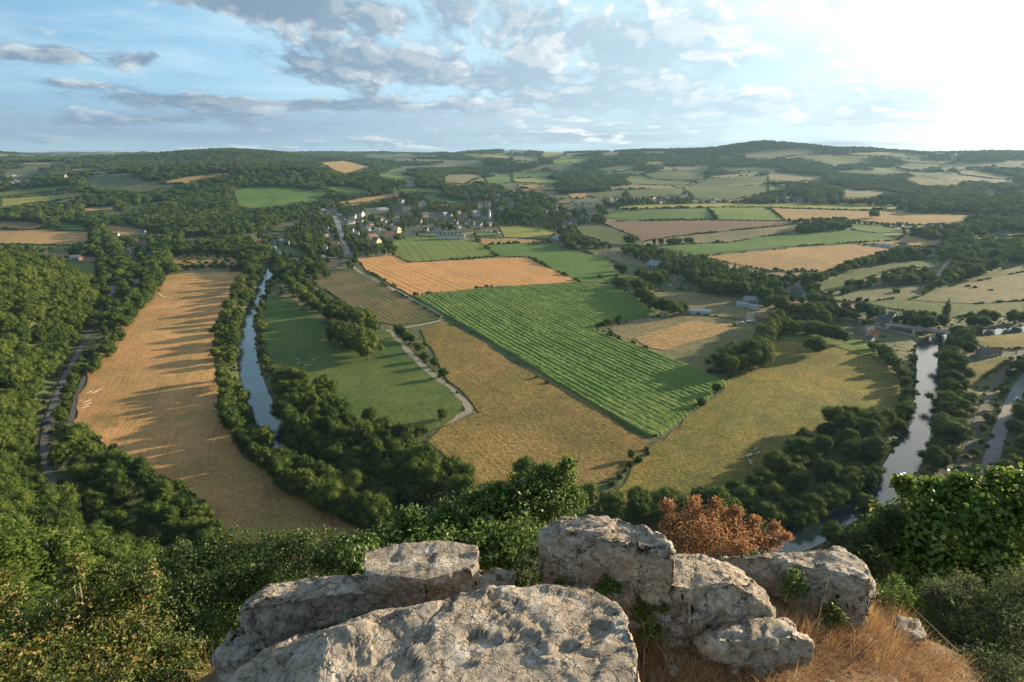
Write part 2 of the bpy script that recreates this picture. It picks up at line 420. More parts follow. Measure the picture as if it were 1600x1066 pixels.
FM = dict(
    stubble=field_mat('golden_stubble', (.47, .262, .110), (.32, .21, .080), .014, .9, (angle_px((300, 430), (150, 700)), 4.5), (.36, .21, .09), .10, .30, 2.2, fleck=(.20, .17, .06), tracks=angle_px((300, 430), (150, 700))),
    meadow=field_mat('green_meadow', (.060, .105, .026), (.105, .130, .036), .018, .6, None, None, .0, .3, 1.0),
    dry=field_mat('dry_rough_pasture', (.265, .182, .066), (.175, .140, .043), .022, .4, (A_TAN, 3.1), (.17, .125, .04), .10, .9, 1.4, tuft=.65, tracks=A_TAN),
    maize=field_mat('green_maize', (.095, .158, .034), (.140, .195, .048), .03, 1.2, None, None, .0, .5),
    orange=field_mat('orange_stubble', (.53, .275, .105), (.43, .24, .09), .02, .6, (A_STUB, 9.0), (.30, .165, .07), .6, .3, .3),
    ltgreen=field_mat('young_green_crop', (.115, .165, .034), (.150, .185, .045), .015, .5, (A_G6, 13.0), (.085, .125, .03), .5, .3, .2),
    green=field_mat('bright_green_crop', (.072, .135, .026), (.105, .160, .038), .012, .5, None, None, 0, .3),
    plough=field_mat('brown_ploughed_weeds', (.165, .115, .060), (.085, .095, .033), .02, .5, (angle_px((560, 430), (690, 495)), 5.0), (.060, .072, .026), .50, .4, .5),
    yellow=field_mat('yellow_green_meadow', (.270, .250, .050), (.175, .200, .045), .012, .4),
    tan=field_mat('tan_stubble', (.36, .225, .095), (.27, .185, .080), .010, .3),
    olive=field_mat('olive_gold_pasture', (.250, .190, .052), (.128, .136, .036), .016, .5, (angle_px((1200, 560), (1130, 740)), 7.0), (.14, .125, .035), .07, .9, 2.0, tuft=.45, tracks=angle_px((1200, 560), (1130, 740))),
    brown=field_mat('brown_fallow', (.165, .110, .068), (.195, .135, .080), .008, .3),
    dull=field_mat('dull_green_pasture', (.075, .105, .032), (.110, .125, .045), .008, .25),
    dulltan=field_mat('faded_tan_pasture', (.200, .165, .085), (.135, .135, .060), .008, .25),
    strip=field_mat('striped_green_crop', (.120, .185, .032), (.15, .20, .04), .01, .3, (angle_px((1120, 344), (1160, 323)), 16.0), (.09, .15, .03), .45, .3, .2),
)
def track_mat(name, a, b):
    m, B, out = new_mat(name); P = wpos(B)
    n = B.noise(P, .5, 5, .65); c = B.mix(B.rng(n, .35, .65), a, b)
    bsdf(B, out, c, .9, n, .08)
    return m
M_ASPH = track_mat('old_asphalt', (.17, .17, .175), (.25, .24, .23))
M_LANE = track_mat('dark_lane_asphalt', (.10, .10, .105), (.14, .135, .13))  # darker asphalt tone for the narrow left lane
M_GRAVEL = track_mat('pale_gravel', (.30, .26, .20), (.20, .18, .13))
M_BALLAST = track_mat('railway_ballast', (.075, .068, .062), (.11, .10, .092))

# ------------------------------------------------------------------ the ground, as one sheet
def build_ground():
    X, Y, Z = _X, _Y, GZ
    r = np.hypot(X, Y); Z = np.where(r < 11, Z - .8, Z)     # the fine cliff-top patch lies over it here
    n, k = X.shape
    V = np.stack([X, Y, Z], -1).reshape(-1, 3)
    i = np.arange(n * k).reshape(n, k)
    F = np.stack([i[:-1, :-1], i[:-1, 1:], i[1:, 1:], i[1:, :-1]], -1).reshape(-1, 4)
    o = link('ground', mesh_np('ground', V, F, M_GROUND, True)); tag(o, kind='structure')
build_ground()

def cdt_sheet(name, P2, mat, off=.15, offd=.0006, grid=None, flat_z=None):
    """sheet over a ground polygon, following the terrain"""
    P2 = [Vector(p) for p in P2]
    xs = [p.x for p in P2]; ys = [p.y for p in P2]
    d = math.hypot(sum(xs) / len(xs), sum(ys) / len(ys))
    g = grid or max(12.0, d * .012)
    den = []
    for a, b in zip(P2, P2[1:] + P2[:1]):
        k = max(1, int((b - a).length / g)); den += [a.lerp(b, j / k) for j in range(k)]
    pts = list(den); Pn = [tuple(p) for p in den]
    gx, gy = np.meshgrid(np.arange(min(xs), max(xs), g), np.arange(min(ys), max(ys), g))
    ok = inside(gx, gy, Pn); pts += [Vector((a, b)) for a, b in zip(gx[ok], gy[ok])]
    n = len(den)
    v, _, f, *_ = geometry.delaunay_2d_cdt(pts, [], [list(range(n))], 1, 1e-4)
    V = np.array([tuple(p) for p in v]); Z = tf(V[:, 0], V[:, 1]) + off + offd * np.hypot(V[:, 0], V[:, 1])
    if flat_z is not None: Z[:] = flat_z
    F = np.array([t if len(t) == 3 else t[:3] for t in f])
    o = link(name, mesh_np(name, np.column_stack([V, Z]), F, mat, True)); tag(o, kind='structure')
    return o
POLYS = []      # every open field in photo pixels: no scattered trees on it
def field(mat, px, name='field', off=.15, trees=True):
    den = []
    for a, b in zip(px, px[1:] + px[:1]):
        k = max(1, int(math.hypot(b[0] - a[0], b[1] - a[1]) / 7)); den += [(a[0] + (b[0] - a[0]) * j / k, a[1] + (b[1] - a[1]) * j / k) for j in range(k)]
    u, v = zip(*den); G = ground_px(u, v)
    POLYS.append(px)
    D = np.hypot(G[:, 0], G[:, 1]); jj = np.minimum(1.6 + D * .0008, 4.0)
    Gj = G[:, :2] + np.stack([vnoise(G[:, 0], G[:, 1], 13, 2), vnoise(G[:, 0], G[:, 1], 13, 5)], 1) * jj[:, None]
    if mat: cdt_sheet(name, [tuple(p) for p in Gj], FM[mat], off)
    return G
F_STUB = [(258, 431), (300, 427), (381, 426), (374, 462), (350, 498), (334, 540), (340, 600), (352, 660), (385, 715), (440, 752), (500, 790), (566, 832), (560, 850), (360, 856), (318, 800), (290, 765), (230, 735), (170, 702), (114, 660), (126, 612), (150, 558), (200, 498), (243, 455)]
F_MEADOW = [(420, 462), (455, 466), (500, 505), (540, 520), (608, 519), (650, 568), (690, 600), (722, 630), (716, 645), (690, 672), (560, 700), (440, 640), (428, 590), (416, 540), (408, 500)]
F_DRY = [(655, 517), (694, 503), (745, 530), (790, 560), (862, 600), (1016, 691), (1000, 712), (950, 752), (870, 765), (740, 765), (672, 690), (700, 664), (750, 645), (700, 592)]
F_MAIZE = [(646, 464), (700, 457), (770, 450), (895, 443), (960, 449), (1000, 470), (1026, 490), (920, 510), (945, 526), (1040, 557), (1133, 598), (1100, 626), (1020, 687), (860, 593), (745, 521), (690, 490)]
F_OLIVE = [(1140, 592), (1205, 536), (1280, 522), (1350, 548), (1395, 575), (1412, 612), (1402, 642), (1310, 690), (1200, 760), (1110, 800), (950, 800), (985, 730), (1016, 700), (1100, 632), (1125, 615)]
field('stubble', F_STUB); field('meadow', F_MEADOW); field('dry', F_DRY); POLYS.append(F_MAIZE)
field('olive', F_OLIVE)
field('orange', [(556, 404), (612, 398), (640, 411), (822, 402), (903, 441), (770, 449), (648, 463), (620, 449), (575, 425)])
field('ltgreen', [(612, 378), (650, 370), (742, 374), (777, 401), (700, 406), (640, 411), (618, 402)])
field('green', [(756, 384), (790, 381), (850, 382), (905, 392), (952, 406), (965, 432), (955, 444), (905, 441), (824, 402), (780, 400)])
field('plough', [(480, 436), (520, 428), (556, 424), (600, 446), (692, 499), (620, 510), (600, 505), (560, 490), (520, 462)])
field('yellow', [(780, 355), (800, 353), (850, 358), (868, 366), (856, 373), (790, 371)])
field('tan', [(745, 374), (800, 373), (850, 376), (845, 380), (756, 383)])
field('ltgreen', [(935, 434), (1000, 428), (995, 440), (968, 446)])
field('dulltan', [(950, 512), (1000, 500), (1080, 494), (1160, 502), (1190, 512), (1178, 540), (1110, 572), (1100, 588), (1040, 556), (975, 533)])
field('tan', [(990, 529), (1080, 503), (1150, 508), (1130, 522), (1040, 548), (1010, 545)], off=.4)
field('dulltan', [(1000, 455), (1100, 458), (1180, 463), (1262, 480), (1280, 500), (1200, 500), (1160, 500), (1090, 492), (1030, 478)])
field('ltgreen', [(1225, 516), (1320, 524), (1380, 545), (1365, 560), (1280, 536), (1215, 532)], off=.4)
field('green', [(940, 335), (1000, 329), (1105, 326), (1119, 343), (985, 344), (945, 341)])
field('strip', [(1106, 325), (1150, 323), (1200, 325), (1226, 345), (1121, 343.5)])
field('tan', [(1196, 325.5), (1345, 330), (1520, 337), (1510, 347), (1440, 352), (1400, 352), (1320, 343), (1228, 346)])
field('yellow', [(970, 322), (1135, 318), (1300, 320), (1420, 323), (1425, 327), (1345, 329), (1200, 324.5), (1100, 325), (965, 328)])
field('brown', [(935, 347), (1100, 345), (1240, 347), (1245, 351), (1140, 361), (1060, 369), (990, 380), (996, 372)])
field('dulltan', [(1060, 370), (1140, 362), (1240, 352), (1246, 361), (1140, 379), (1000, 386), (1010, 378)])
field('green', [(1015, 384), (1140, 380), (1200, 369), (1320, 360), (1410, 370), (1400, 377), (1340, 379), (1230, 386), (1085, 399)])
field('tan', [(1095, 402), (1230, 389), (1340, 382.5), (1392, 390), (1372, 405), (1290, 425), (1200, 424)])
field('green', [(1325, 350), (1380, 352), (1415, 363), (1370, 365), (1335, 360)])
field('tan', [(1415, 366), (1480, 381), (1460, 387), (1385, 384), (1350, 381)])
field('dull', [(1350, 474), (1450, 460), (1500, 438), (1610, 412), (1610, 503), (1550, 492), (1480, 497), (1420, 488)])
field('dulltan', [(1420, 470), (1480, 450), (1610, 424), (1610, 470), (1520, 476)], off=.5)
field('dull', [(1272, 448), (1330, 425), (1395, 412), (1470, 403), (1472, 418), (1400, 420), (1340, 440), (1290, 462)])
field('dulltan', [(1285, 470), (1350, 452), (1440, 445), (1470, 440), (1440, 462), (1360, 472)])
field('olive', [(1515, 534), (1610, 512), (1610, 545), (1550, 548)])
field('olive', [(1505, 575), (1560, 562), (1590, 556), (1540, 590), (1515, 610), (1500, 600)])
for mt, px in [
    ('dull', [(1000, 272), (1060, 268), (1105, 272), (1090, 282), (1020, 280)]), ('dull', [(972, 279), (1000, 276), (1083, 284), (1075, 290), (985, 288)]),
    ('dulltan', [(950, 292), (1050, 291), (1060, 295), (955, 298)]), ('dull', [(1066, 294), (1110, 279), (1200, 276), (1200, 302), (1150, 312), (1085, 310)]),
    ('dull', [(978, 299), (1070, 298), (1068, 306), (985, 307)]), ('dull', [(918, 306), (940, 300), (972, 300), (975, 308), (930, 310)]),
    ('tan', [(887, 303), (918, 301), (912, 310), (895, 311)]), ('brown', [(865, 318), (880, 311), (897, 315), (890, 319)]),
    ('green', [(800, 272), (835, 267), (865, 269), (860, 276), (800, 279)]), ('yellow', [(800, 281), (850, 279), (875, 283), (860, 287), (805, 286)]),
    ('tan', [(808, 289), (850, 290), (875, 296), (860, 299), (815, 294)]), ('ltgreen', [(862, 251), (900, 246), (925, 245), (920, 251), (880, 257), (864, 256)]),
    ('dulltan', [(800, 246), (840, 248), (850, 252), (800, 252)]), ('yellow', [(845, 244), (850, 239), (885, 237), (880, 242), (855, 247)]),
    ('dulltan', [(935, 239), (970, 238), (965, 244), (945, 244)]), ('tan', [(965, 266), (990, 262), (985, 265), (970, 268)]),
    ('yellow', [(1010, 254), (1040, 253), (1035, 256), (1012, 256)]), ('dull', [(930, 264), (970, 259), (1000, 257), (985, 263), (950, 268)]),
    ('dulltan', [(1160, 243), (1200, 236), (1255, 233), (1290, 239), (1250, 243), (1200, 248), (1165, 247)]), ('dull', [(1252, 246), (1290, 241), (1340, 245), (1370, 252), (1300, 258), (1262, 250)]),
    ('dulltan', [(1310, 241), (1380, 238), (1425, 240), (1420, 244), (1340, 243)]), ('green', [(1388, 244), (1400, 241), (1450, 243), (1455, 247), (1400, 246)]),
    ('dulltan', [(1200, 269), (1240, 272), (1282, 276), (1290, 281), (1240, 284), (1200, 282)]), ('dulltan', [(1405, 279), (1440, 277), (1500, 284), (1505, 290), (1440, 290)]),
    ('dulltan', [(1320, 294), (1370, 292), (1440, 302), (1430, 306), (1380, 303), (1350, 310), (1315, 308)]), ('green', [(1200, 291), (1230, 291), (1235, 297), (1200, 298)]),
    ('dull', [(1538, 294), (1555, 297), (1560, 305), (1543, 305)]), ('dulltan', [(1490, 263), (1540, 269), (1600, 280), (1550, 279), (1500, 273)]),
    ('dulltan', [(1400, 249), (1490, 252), (1480, 257), (1420, 254)]), ('dull', [(1120, 262), (1180, 256), (1240, 262), (1200, 267), (1140, 268)]),
    ('dull', [(1300, 262), (1390, 262), (1420, 270), (1380, 274), (1310, 270)]), ('dulltan', [(1050, 262), (1110, 258), (1105, 268), (1060, 267)]),
    ('dulltan', [(15, 258), (60, 254), (120, 253), (70, 259)]), ('dulltan', [(95, 268), (130, 263), (190, 262), (180, 265), (150, 268)]),
    ('dulltan', [(130, 272), (180, 268), (240, 264), (235, 268), (180, 272)]), ('tan', [(248, 287), (310, 273), (365, 270), (360, 274), (315, 280), (290, 288)]),
    ('ltgreen', [(0, 301), (60, 294), (130, 291), (120, 295), (60, 302), (0, 307)]), ('yellow', [(0, 311), (100, 304), (150, 302), (120, 309), (50, 318), (0, 324)]),
    ('tan', [(83, 316), (122, 309), (118, 313), (90, 319)]), ('tan', [(128, 326), (180, 323), (185, 328), (135, 331)]), ('dull', [(185, 326), (230, 318), (270, 313), (250, 320), (195, 328)]),
    ('brown', [(-20, 345), (40, 347), (85, 355), (60, 358), (-20, 358)]), ('green', [(80, 351), (100, 348), (135, 355), (140, 361), (100, 360)]),
    ('tan', [(-20, 361), (60, 360.5), (140, 363), (142, 378), (120, 384), (60, 383), (-20, 382)]), ('tan', [(158, 351), (225, 358), (230, 364), (200, 371), (175, 365)]),
    ('green', [(213, 351), (245, 350), (262, 358), (240, 365), (225, 358)]), ('tan', [(-20, 397), (110, 397), (115, 403), (-20, 402)]),
    ('ltgreen', [(92, 415), (150, 411), (152, 430), (125, 443), (90, 437)]), ('ltgreen', [(58, 415), (87, 413), (85, 430), (66, 426)]),
    ('green', [(365, 297), (400, 292), (460, 293), (515, 302), (500, 312), (450, 320), (400, 326), (370, 322)]), ('ltgreen', [(503, 291), (545, 292), (578, 299), (560, 304), (525, 300)]),
    ('tan', [(500, 255), (540, 252), (585, 262), (560, 267), (540, 272), (520, 265)]), ('ltgreen', [(580, 274), (610, 271), (650, 278), (655, 282), (620, 280)]),
    ('tan', [(525, 318), (570, 309), (615, 305), (630, 308), (590, 312), (550, 319)]), ('ltgreen', [(608, 298), (650, 293), (695, 298), (690, 302), (640, 300)]),
    ('green', [(658, 306), (700, 310), (730, 316), (715, 320), (680, 317)]), ('yellow', [(447, 272), (462, 270), (480, 272), (470, 275)]),
    ('yellow', [(715, 240), (760, 242), (800, 245), (795, 248), (740, 245)]), ('dulltan', [(690, 279), (700, 273), (745, 273), (760, 277), (730, 288), (695, 286)]),
    ('green', [(757, 279), (800, 274), (800, 286), (762, 288)]), ('dull', [(420, 356), (455, 358), (445, 363), (425, 362)]), ('dull', [(427, 389), (450, 384), (480, 396), (485, 403), (450, 401)]),
    ('green', [(740, 365), (776, 363), (778, 369), (745, 371)]), ('tan', [(264, 402), (330, 398), (376, 404), (372, 416), (300, 418), (268, 412)]),
    ('dull', [(898, 352), (930, 350), (975, 368), (985, 384), (950, 382), (905, 366)]), ('dull', [(1500, 365), (1600, 362), (1600, 370), (1520, 370)]),
    ('dull', [(0, 272), (60, 268), (80, 272), (20, 279)]), ('dull', [(560, 243), (640, 241), (660, 246), (590, 248)]), ('dulltan', [(1130, 290), (1180, 285), (1200, 287), (1160, 292)]),
    ('dulltan', [(900, 388), (950, 392), (1000, 405), (1040, 414), (1010, 420), (960, 410)])]:
    field(mt, px)

# maize: a tall crop whose drill bands stand up as ridges
def build_maize():
    P = ground_px(*zip(*F_MAIZE))[:, :2]; c, s = math.cos(A_MAIZE), math.sin(A_MAIZE)
    a = P @ np.array([c, s]); b = P @ np.array([-s, c])
    A, Bq = np.meshgrid(np.arange(a.min(), a.max(), 1.7), np.arange(b.min(), b.max(), .6))
    X = A * c - Bq * s; Y = A * s + Bq * c
    bend = 5.5 * np.sin((A - a.min()) / (a.max() - a.min()) * 3.1)
    r = np.random.default_rng(5).random(A.shape)
    ph = (Bq + bend + .12 * vnoise(X, Y, 14, 2)) / 4.6
    ridge = np.clip(np.cos(2 * math.pi * ph) * .9 + .35, -.8, .65) + .35 * np.cos(2 * math.pi * ph / 3.1)
    ridge = ridge * (.8 + .5 * vnoise(X, Y, 40, 1)); Z = tf(X, Y) + 1.35 + .34 * ridge + .55 * (r - .5) + .22 * vnoise(X, Y, 9, 6)
    ins = inside(X, Y, P); e = seg_dist(X, Y, np.vstack([P, P[:1]]))
    Z = np.where(ins & (e < 2), tf(X, Y) + 1.5 + .6 * (r - .5), Z)
    n, k = X.shape; i = np.arange(n * k).reshape(n, k); Z = np.where(ins, Z, tf(X, Y) - .3)
    F = np.stack([i[:-1, :-1], i[:-1, 1:], i[1:, 1:], i[1:, :-1]], -1).reshape(-1, 4)
    keep = ins.ravel()[F].any(1); F = F[keep]
    used = np.unique(F); mp = np.full(n * k, -1); mp[used] = np.arange(len(used))
    V = np.stack([X, Y, Z], -1).reshape(-1, 3)[used]
    o = link('maize_crop', mesh_np('maize_crop', V, mp[F], FM['maize'])); tag(o, 'tall green maize standing in long drilled rows', 'crop', kind='stuff')
build_maize()

# ------------------------------------------------------------------ river, roads
def strip(name, C, w, mat, off=.2, z=None, taper=None):
    C = np.asarray(C, float)[:, :2]; T = np.gradient(C, axis=0); T /= np.linalg.norm(T, axis=1, keepdims=True) + 1e-9
    N = np.stack([-T[:, 1], T[:, 0]], 1)
    W = np.full(len(C), w)[:, None]
    k = 5; rows = []
    for j in range(k):
        Q = C + N * W * (j / (k - 1) - .5); zz = tf(Q[:, 0], Q[:, 1]) + off if z is None else np.full(len(Q), z)
        rows.append(np.column_stack([Q, zz]))
    V = np.stack(rows, 1).reshape(-1, 3); n = len(C); i = np.arange(n * k).reshape(n, k)
    F = np.stack([i[:-1, :-1], i[1:, :-1], i[1:, 1:], i[:-1, 1:]], -1).reshape(-1, 4)
    o = link(name, mesh_np(name, V, F, mat, True)); tag(o, kind='structure'); return o
def water_mat():
    m, B, out = new_mat('river_water'); P = wpos(B)
    n = B.noise(B.vm('MULTIPLY', P, (1, 1, 0)), .9, 4, .6); big = B.noise(P, .05, 3, .5)
    p = B.node('ShaderNodeBsdfPrincipled'); p.inputs['Base Color'].default_value = (.016, .030, .036, 1)
    B.put(p.inputs['Roughness'], B.rng(big, .35, .65, .03, .13)); p.inputs['IOR'].default_value = 1.6; p.inputs['Specular IOR Level'].default_value = .75
    b = B.node('ShaderNodeBump'); b.inputs['Distance'].default_value = .035; B.l.new(n, b.inputs['Height']); B.l.new(b.outputs[0], p.inputs['Normal'])
    B.l.new(p.outputs[0], out.inputs[0]); return m
M_WATER = water_mat()
def dens(P, st):
    out = []
    for a, b in zip(P[:-1], P[1:]):
        k = max(1, int(math.dist(a, b) / st)); out += [np.array(a) + (np.array(b) - np.array(a)) * j / k for j in range(k)]
    return np.array(out + [P[-1]])
RC = dens(RIVER, 12); RC = RC[np.hypot(RC[:, 0] * .8, RC[:, 1]) < 960]
strip('river', RC, 2 * RW + 4, M_WATER, z=-1.1)
def px_line(px, st=8, it=2):
    G = ground_px(*zip(*px))[:, :2]; return dens(smooth_poly(G, it), st)
ROADS = []
def road(name, px, w, mat, off=.25, it=2):
    C = px_line(px, it=it); ROADS.append((C, w)); return strip(name, C, w, mat, off)
road('farm_lane', [(606, 516), (640, 552), (668, 580), (700, 606), (722, 626), (737, 642), (715, 652), (694, 664)], 4.6, M_GRAVEL, .3, 1)
road('farm_lane', [(632, 513), (680, 504), (694, 498), (680, 487), (650, 471), (600, 445), (560, 425), (546, 412)], 4.0, M_GRAVEL, .3, 1)
road('lane', [(168, 450), (160, 480), (148, 505), (125, 545), (100, 590), (80, 640), (68, 690), (72, 735), (92, 768), (115, 790)], 3.3, M_LANE)
road('lane', [(155, 360), (162, 385), (172, 410), (178, 440), (176, 460)], 7, M_ASPH, .4)
road('ditch_path', [(133, 588), (122, 615), (110, 660), (100, 700)], 2.8, M_BALLAST)
road('road', [(1620, 570), (1592, 605), (1572, 650), (1556, 690), (1545, 735), (1535, 780)], 6.0, M_ASPH)
road('railway', [(1600, 545), (1560, 590), (1535, 640), (1510, 700), (1490, 760)], 3.6, M_BALLAST)
road('village_street', [(523, 338), (530, 355), (534, 370), (540, 388), (545, 402)], 9, M_ASPH, .6)
road('village_street', [(545, 402), (500, 404), (460, 398)], 7, M_ASPH, .6)
road('footpath', [(1460, 440), (1468, 428), (1480, 410), (1490, 402)], 5, M_GRAVEL, .6)
road('farm_track', [(870, 378), (900, 388), (940, 398), (960, 405)], 4.5, M_GRAVEL, .6)
road('farm_track', [(1172, 490), (1170, 505), (1190, 500), (1215, 503)], 7, M_GRAVEL, .6)
road('road', [(1320, 496), (1370, 512), (1405, 520), (1430, 526)], 5.5, M_ASPH, .5, 1)

# ------------------------------------------------------------------ trees
GREENS = [(.024, .046, .014), (.044, .076, .018), (.074, .114, .023), (.115, .152, .033), (.165, .185, .050)]
M_LEAF = leaf_mat('broadleaf_foliage', GREENS, .28)
M_POPLAR = leaf_mat('poplar_foliage', [(.085, .13, .042), (.115, .165, .055), (.145, .19, .065)], .28)
M_CONIF = leaf_mat('conifer_foliage', [(.022, .045, .018), (.035, .062, .024)], .1)
M_COPPER = leaf_mat('copper_foliage', [(.030, .018, .016), (.045, .026, .020)], .2)
M_GOLDLEAF = leaf_mat('yellow_green_foliage', [(.11, .15, .028), (.17, .19, .036)], .3)
M_BARK = plain_mat('bark', (.10, .078, .055), .9, .35, 3.0, .02)

def leaf_cloud(C, N, size, r, asp=.62, spread=.9):
    """one small folded leaf-spray quad per point; faces look outward with a wide scatter"""
    n = len(C); D = N + r.normal(0, spread, (n, 3)); D /= np.linalg.norm(D, axis=1, keepdims=True) + 1e-9
    A = np.cross(D, r.normal(0, 1, (n, 3))); A /= np.linalg.norm(A, axis=1, keepdims=True) + 1e-9
    Bv = np.cross(D, A); s = np.atleast_1d(size)[:, None] * np.ones((n, 1)) * r.uniform(.65, 1.3, (n, 1))
    V = np.stack([C - A * s * .5, C + Bv * s * asp * .5 + D * s * .1, C + A * s * .5, C - Bv * s * asp * .5 + D * s * .1], 1).reshape(-1, 3)
    F = np.arange(4 * n).reshape(n, 4)
    return V, F
def ico(n=1):
    bm = bmesh.new(); bmesh.ops.create_icosphere(bm, subdivisions=n, radius=1)
    V = np.array([v.co[:] for v in bm.verts]); F = np.array([[v.index for v in f.verts] for f in bm.faces]); bm.free(); return V, F
ICV, ICF = ico(2)
def fib(n, r):
    i = np.arange(n) + .5; ph = np.arccos(1 - 2 * i / n); th = np.pi * (1 + 5 ** .5) * i + r.uniform(0, 6.28)
    return np.stack([np.cos(th) * np.sin(ph), np.sin(th) * np.sin(ph), np.cos(ph)], 1)
def crown_mesh(name, lobes, leaf, per_m2, r, mat):
    """leaf sprays over the outside of many lobes, with a rough inner mass of foliage"""
    Vs, Fs, b = [], [], 0
    L = np.array(lobes)
    for (x, y, z, a) in lobes:
        c = np.array([x, y, z]); n = int(4 * math.pi * a * a * per_m2)
        d = fib(n, r); d += r.normal(0, .12, d.shape); d /= np.linalg.norm(d, axis=1, keepdims=True)
        rr = a * (r.uniform(.68, 1.18, n) + .16 * np.sin(d[:, 0] * 5 + x * 3) * np.cos(d[:, 1] * 4 + y * 2))[:, None]; p = c + d * rr
        dist = np.linalg.norm(p[:, None] - L[None, :, :3], axis=2) / L[None, :, 3]
        keep = (dist < .72).sum(1) == 0
        keep &= r.random(n) < np.where(d[:, 2] < -.35, .45, 1)
        V, F = leaf_cloud(p[keep], d[keep], leaf, r); Vs.append(V); Fs.append(F + b); b += len(V)
        w = ICV * (a * .72) * (1 + r.uniform(-.17, .17, (len(ICV), 1))) + c; 
        T = np.column_stack([ICF, ICF[:, 2]]); Vs.append(w); Fs.append(T + b); b += len(w)
    V = np.vstack(Vs); F = np.vstack(Fs)
    # quads that are really triangles are written as such
    me = bpy.data.meshes.new(name); q = F[F[:, 2] != F[:, 3]]; t = F[F[:, 2] == F[:, 3]][:, :3]
    me.vertices.add(len(V)); me.vertices.foreach_set('co', V.astype(np.float32).ravel())
    li = np.concatenate([q.ravel(), t.ravel()]).astype(np.int32); me.loops.add(len(li)); me.loops.foreach_set('vertex_index', li)
    st = np.concatenate([np.arange(len(q)) * 4, len(q) * 4 + np.arange(len(t)) * 3]).astype(np.int32)
    me.polygons.add(len(st)); me.polygons.foreach_set('loop_start', st); me.materials.append(mat); me.update(calc_edges=True)
    return me
def trunk_mesh(name, h, rbase, lobes, r):
    m = MB(); top = Vector((r.uniform(-.3, .3), r.uniform(-.3, .3), h))
    m.tube([(0, 0, -.4), (0, 0, .5), (top.x * .4, top.y * .4, h * .5), top], [rbase * 1.35, rbase, rbase * .8, rbase * .45], 8)
    for (x, y, z, a) in lobes[:7]:
        s = Vector((top.x * .4, top.y * .4, h * r.uniform(.4, .8))); e = Vector((x, y, z))
        m.tube([s, s.lerp(e, .5) + Vector((0, 0, .3)), e], [rbase * .45, rbase * .28, rbase * .12], 5)
    return m.mesh(name, M_BARK, True)
PROTO = {}
def make_proto(kind, i, seed):
    r = np.random.default_rng(seed)
    if kind == 'broadleaf_tree':
        H = 13.0; lobes = []
        w = [5.4, 4.4, 5.9, 3.9, 5.0, 4.8, 3.3][i % 7]; hc = [7.6, 8.2, 7.4, 8.6, 7.2, 8.0, 9.0][i % 7]; hr = [4.4, 4.6, 4.2, 4.6, 4.0, 4.5, 5.2][i % 7]
        n = 17
        d = fib(n, r)
        for q in d:
            k = r.uniform(.48, .95) * (1 + .18 * math.sin(3 * q[0] + i)); a = r.uniform(1.0, 2.4)
            lobes.append((q[0] * w * k, q[1] * w * k, hc + q[2] * hr * k, a))
        lobes += [(r.normal(0, .8), r.normal(0, .8), hc + .5, 2.9), (r.normal(0, .6), r.normal(0, .6), hc + hr * .55, 2.0), (r.normal(0, 1.2), r.normal(0, 1.2), hc - 2.4, 2.2)]
        for _ in range(6):
            q = r.normal(0, 1, 3); q /= np.linalg.norm(q); q[2] = abs(q[2]); lobes.append((q[0] * w * .96, q[1] * w * .96, hc + q[2] * hr * .95, r.uniform(.7, 1.1)))
        leaf, per, mat, tr = .50, 6.4, M_LEAF, .32
    elif kind == 'poplar_tree':
        H = 20.0; lobes = []
        for k in range(12):
            z = 3.0 + k * 1.45; a = 1.9 * math.sin(math.pi * min(1, .25 + .62 * k / 11 + .1)) + .35
            for _ in range(2): lobes.append((r.normal(0, .6), r.normal(0, .6), z + r.uniform(-.5, .5), a * r.uniform(.7, 1.05)))
        lobes.append((0, 0, 20, .7)); leaf, per, mat, tr = .50, 4.6, M_POPLAR, .26
    elif kind == 'conifer_tree':
        H = 14.0; lobes = []
        for k in range(9):
            z = 2.0 + k * 1.4; R = 3.0 * (1 - k / 9.6)
            for q in range(max(1, int(5 - k * .5))):
                th = q * 2 * math.pi / max(1, int(5 - k * .5)) + k; lobes.append((math.cos(th) * R * .55, math.sin(th) * R * .55, z, max(.45, R * .55)))
        leaf, per, mat, tr = .45, 5, M_CONIF, .24
    elif kind == 'bush':
        H = 3.2; lobes = []
        for q in fib(9, r):
            k = r.uniform(.5, .95); lobes.append((q[0] * 1.5 * k, q[1] * 1.5 * k, 1.5 + q[2] * 1.05 * k, r.uniform(.6, 1.0)))
        leaf, per, mat, tr = .34, 9, M_LEAF, .08
    cm = crown_mesh('crown', lobes, leaf, per, r, mat)
    tm = trunk_mesh('trunk', lobes[0][2] + 1.5 if kind != 'bush' else 1.6, tr, lobes if kind not in ('poplar_tree', 'conifer_tree') else [], r)
    PROTO.setdefault(kind, []).append((cm, tm, H))
for i in range(7): make_proto('broadleaf_tree', i, 100 + i)
for i in range(3): make_proto('poplar_tree', i, 200 + i)
make_proto('conifer_tree', 0, 300); make_proto('conifer_tree', 1, 301)
for i in range(3): make_proto('bush', i, 400 + i)

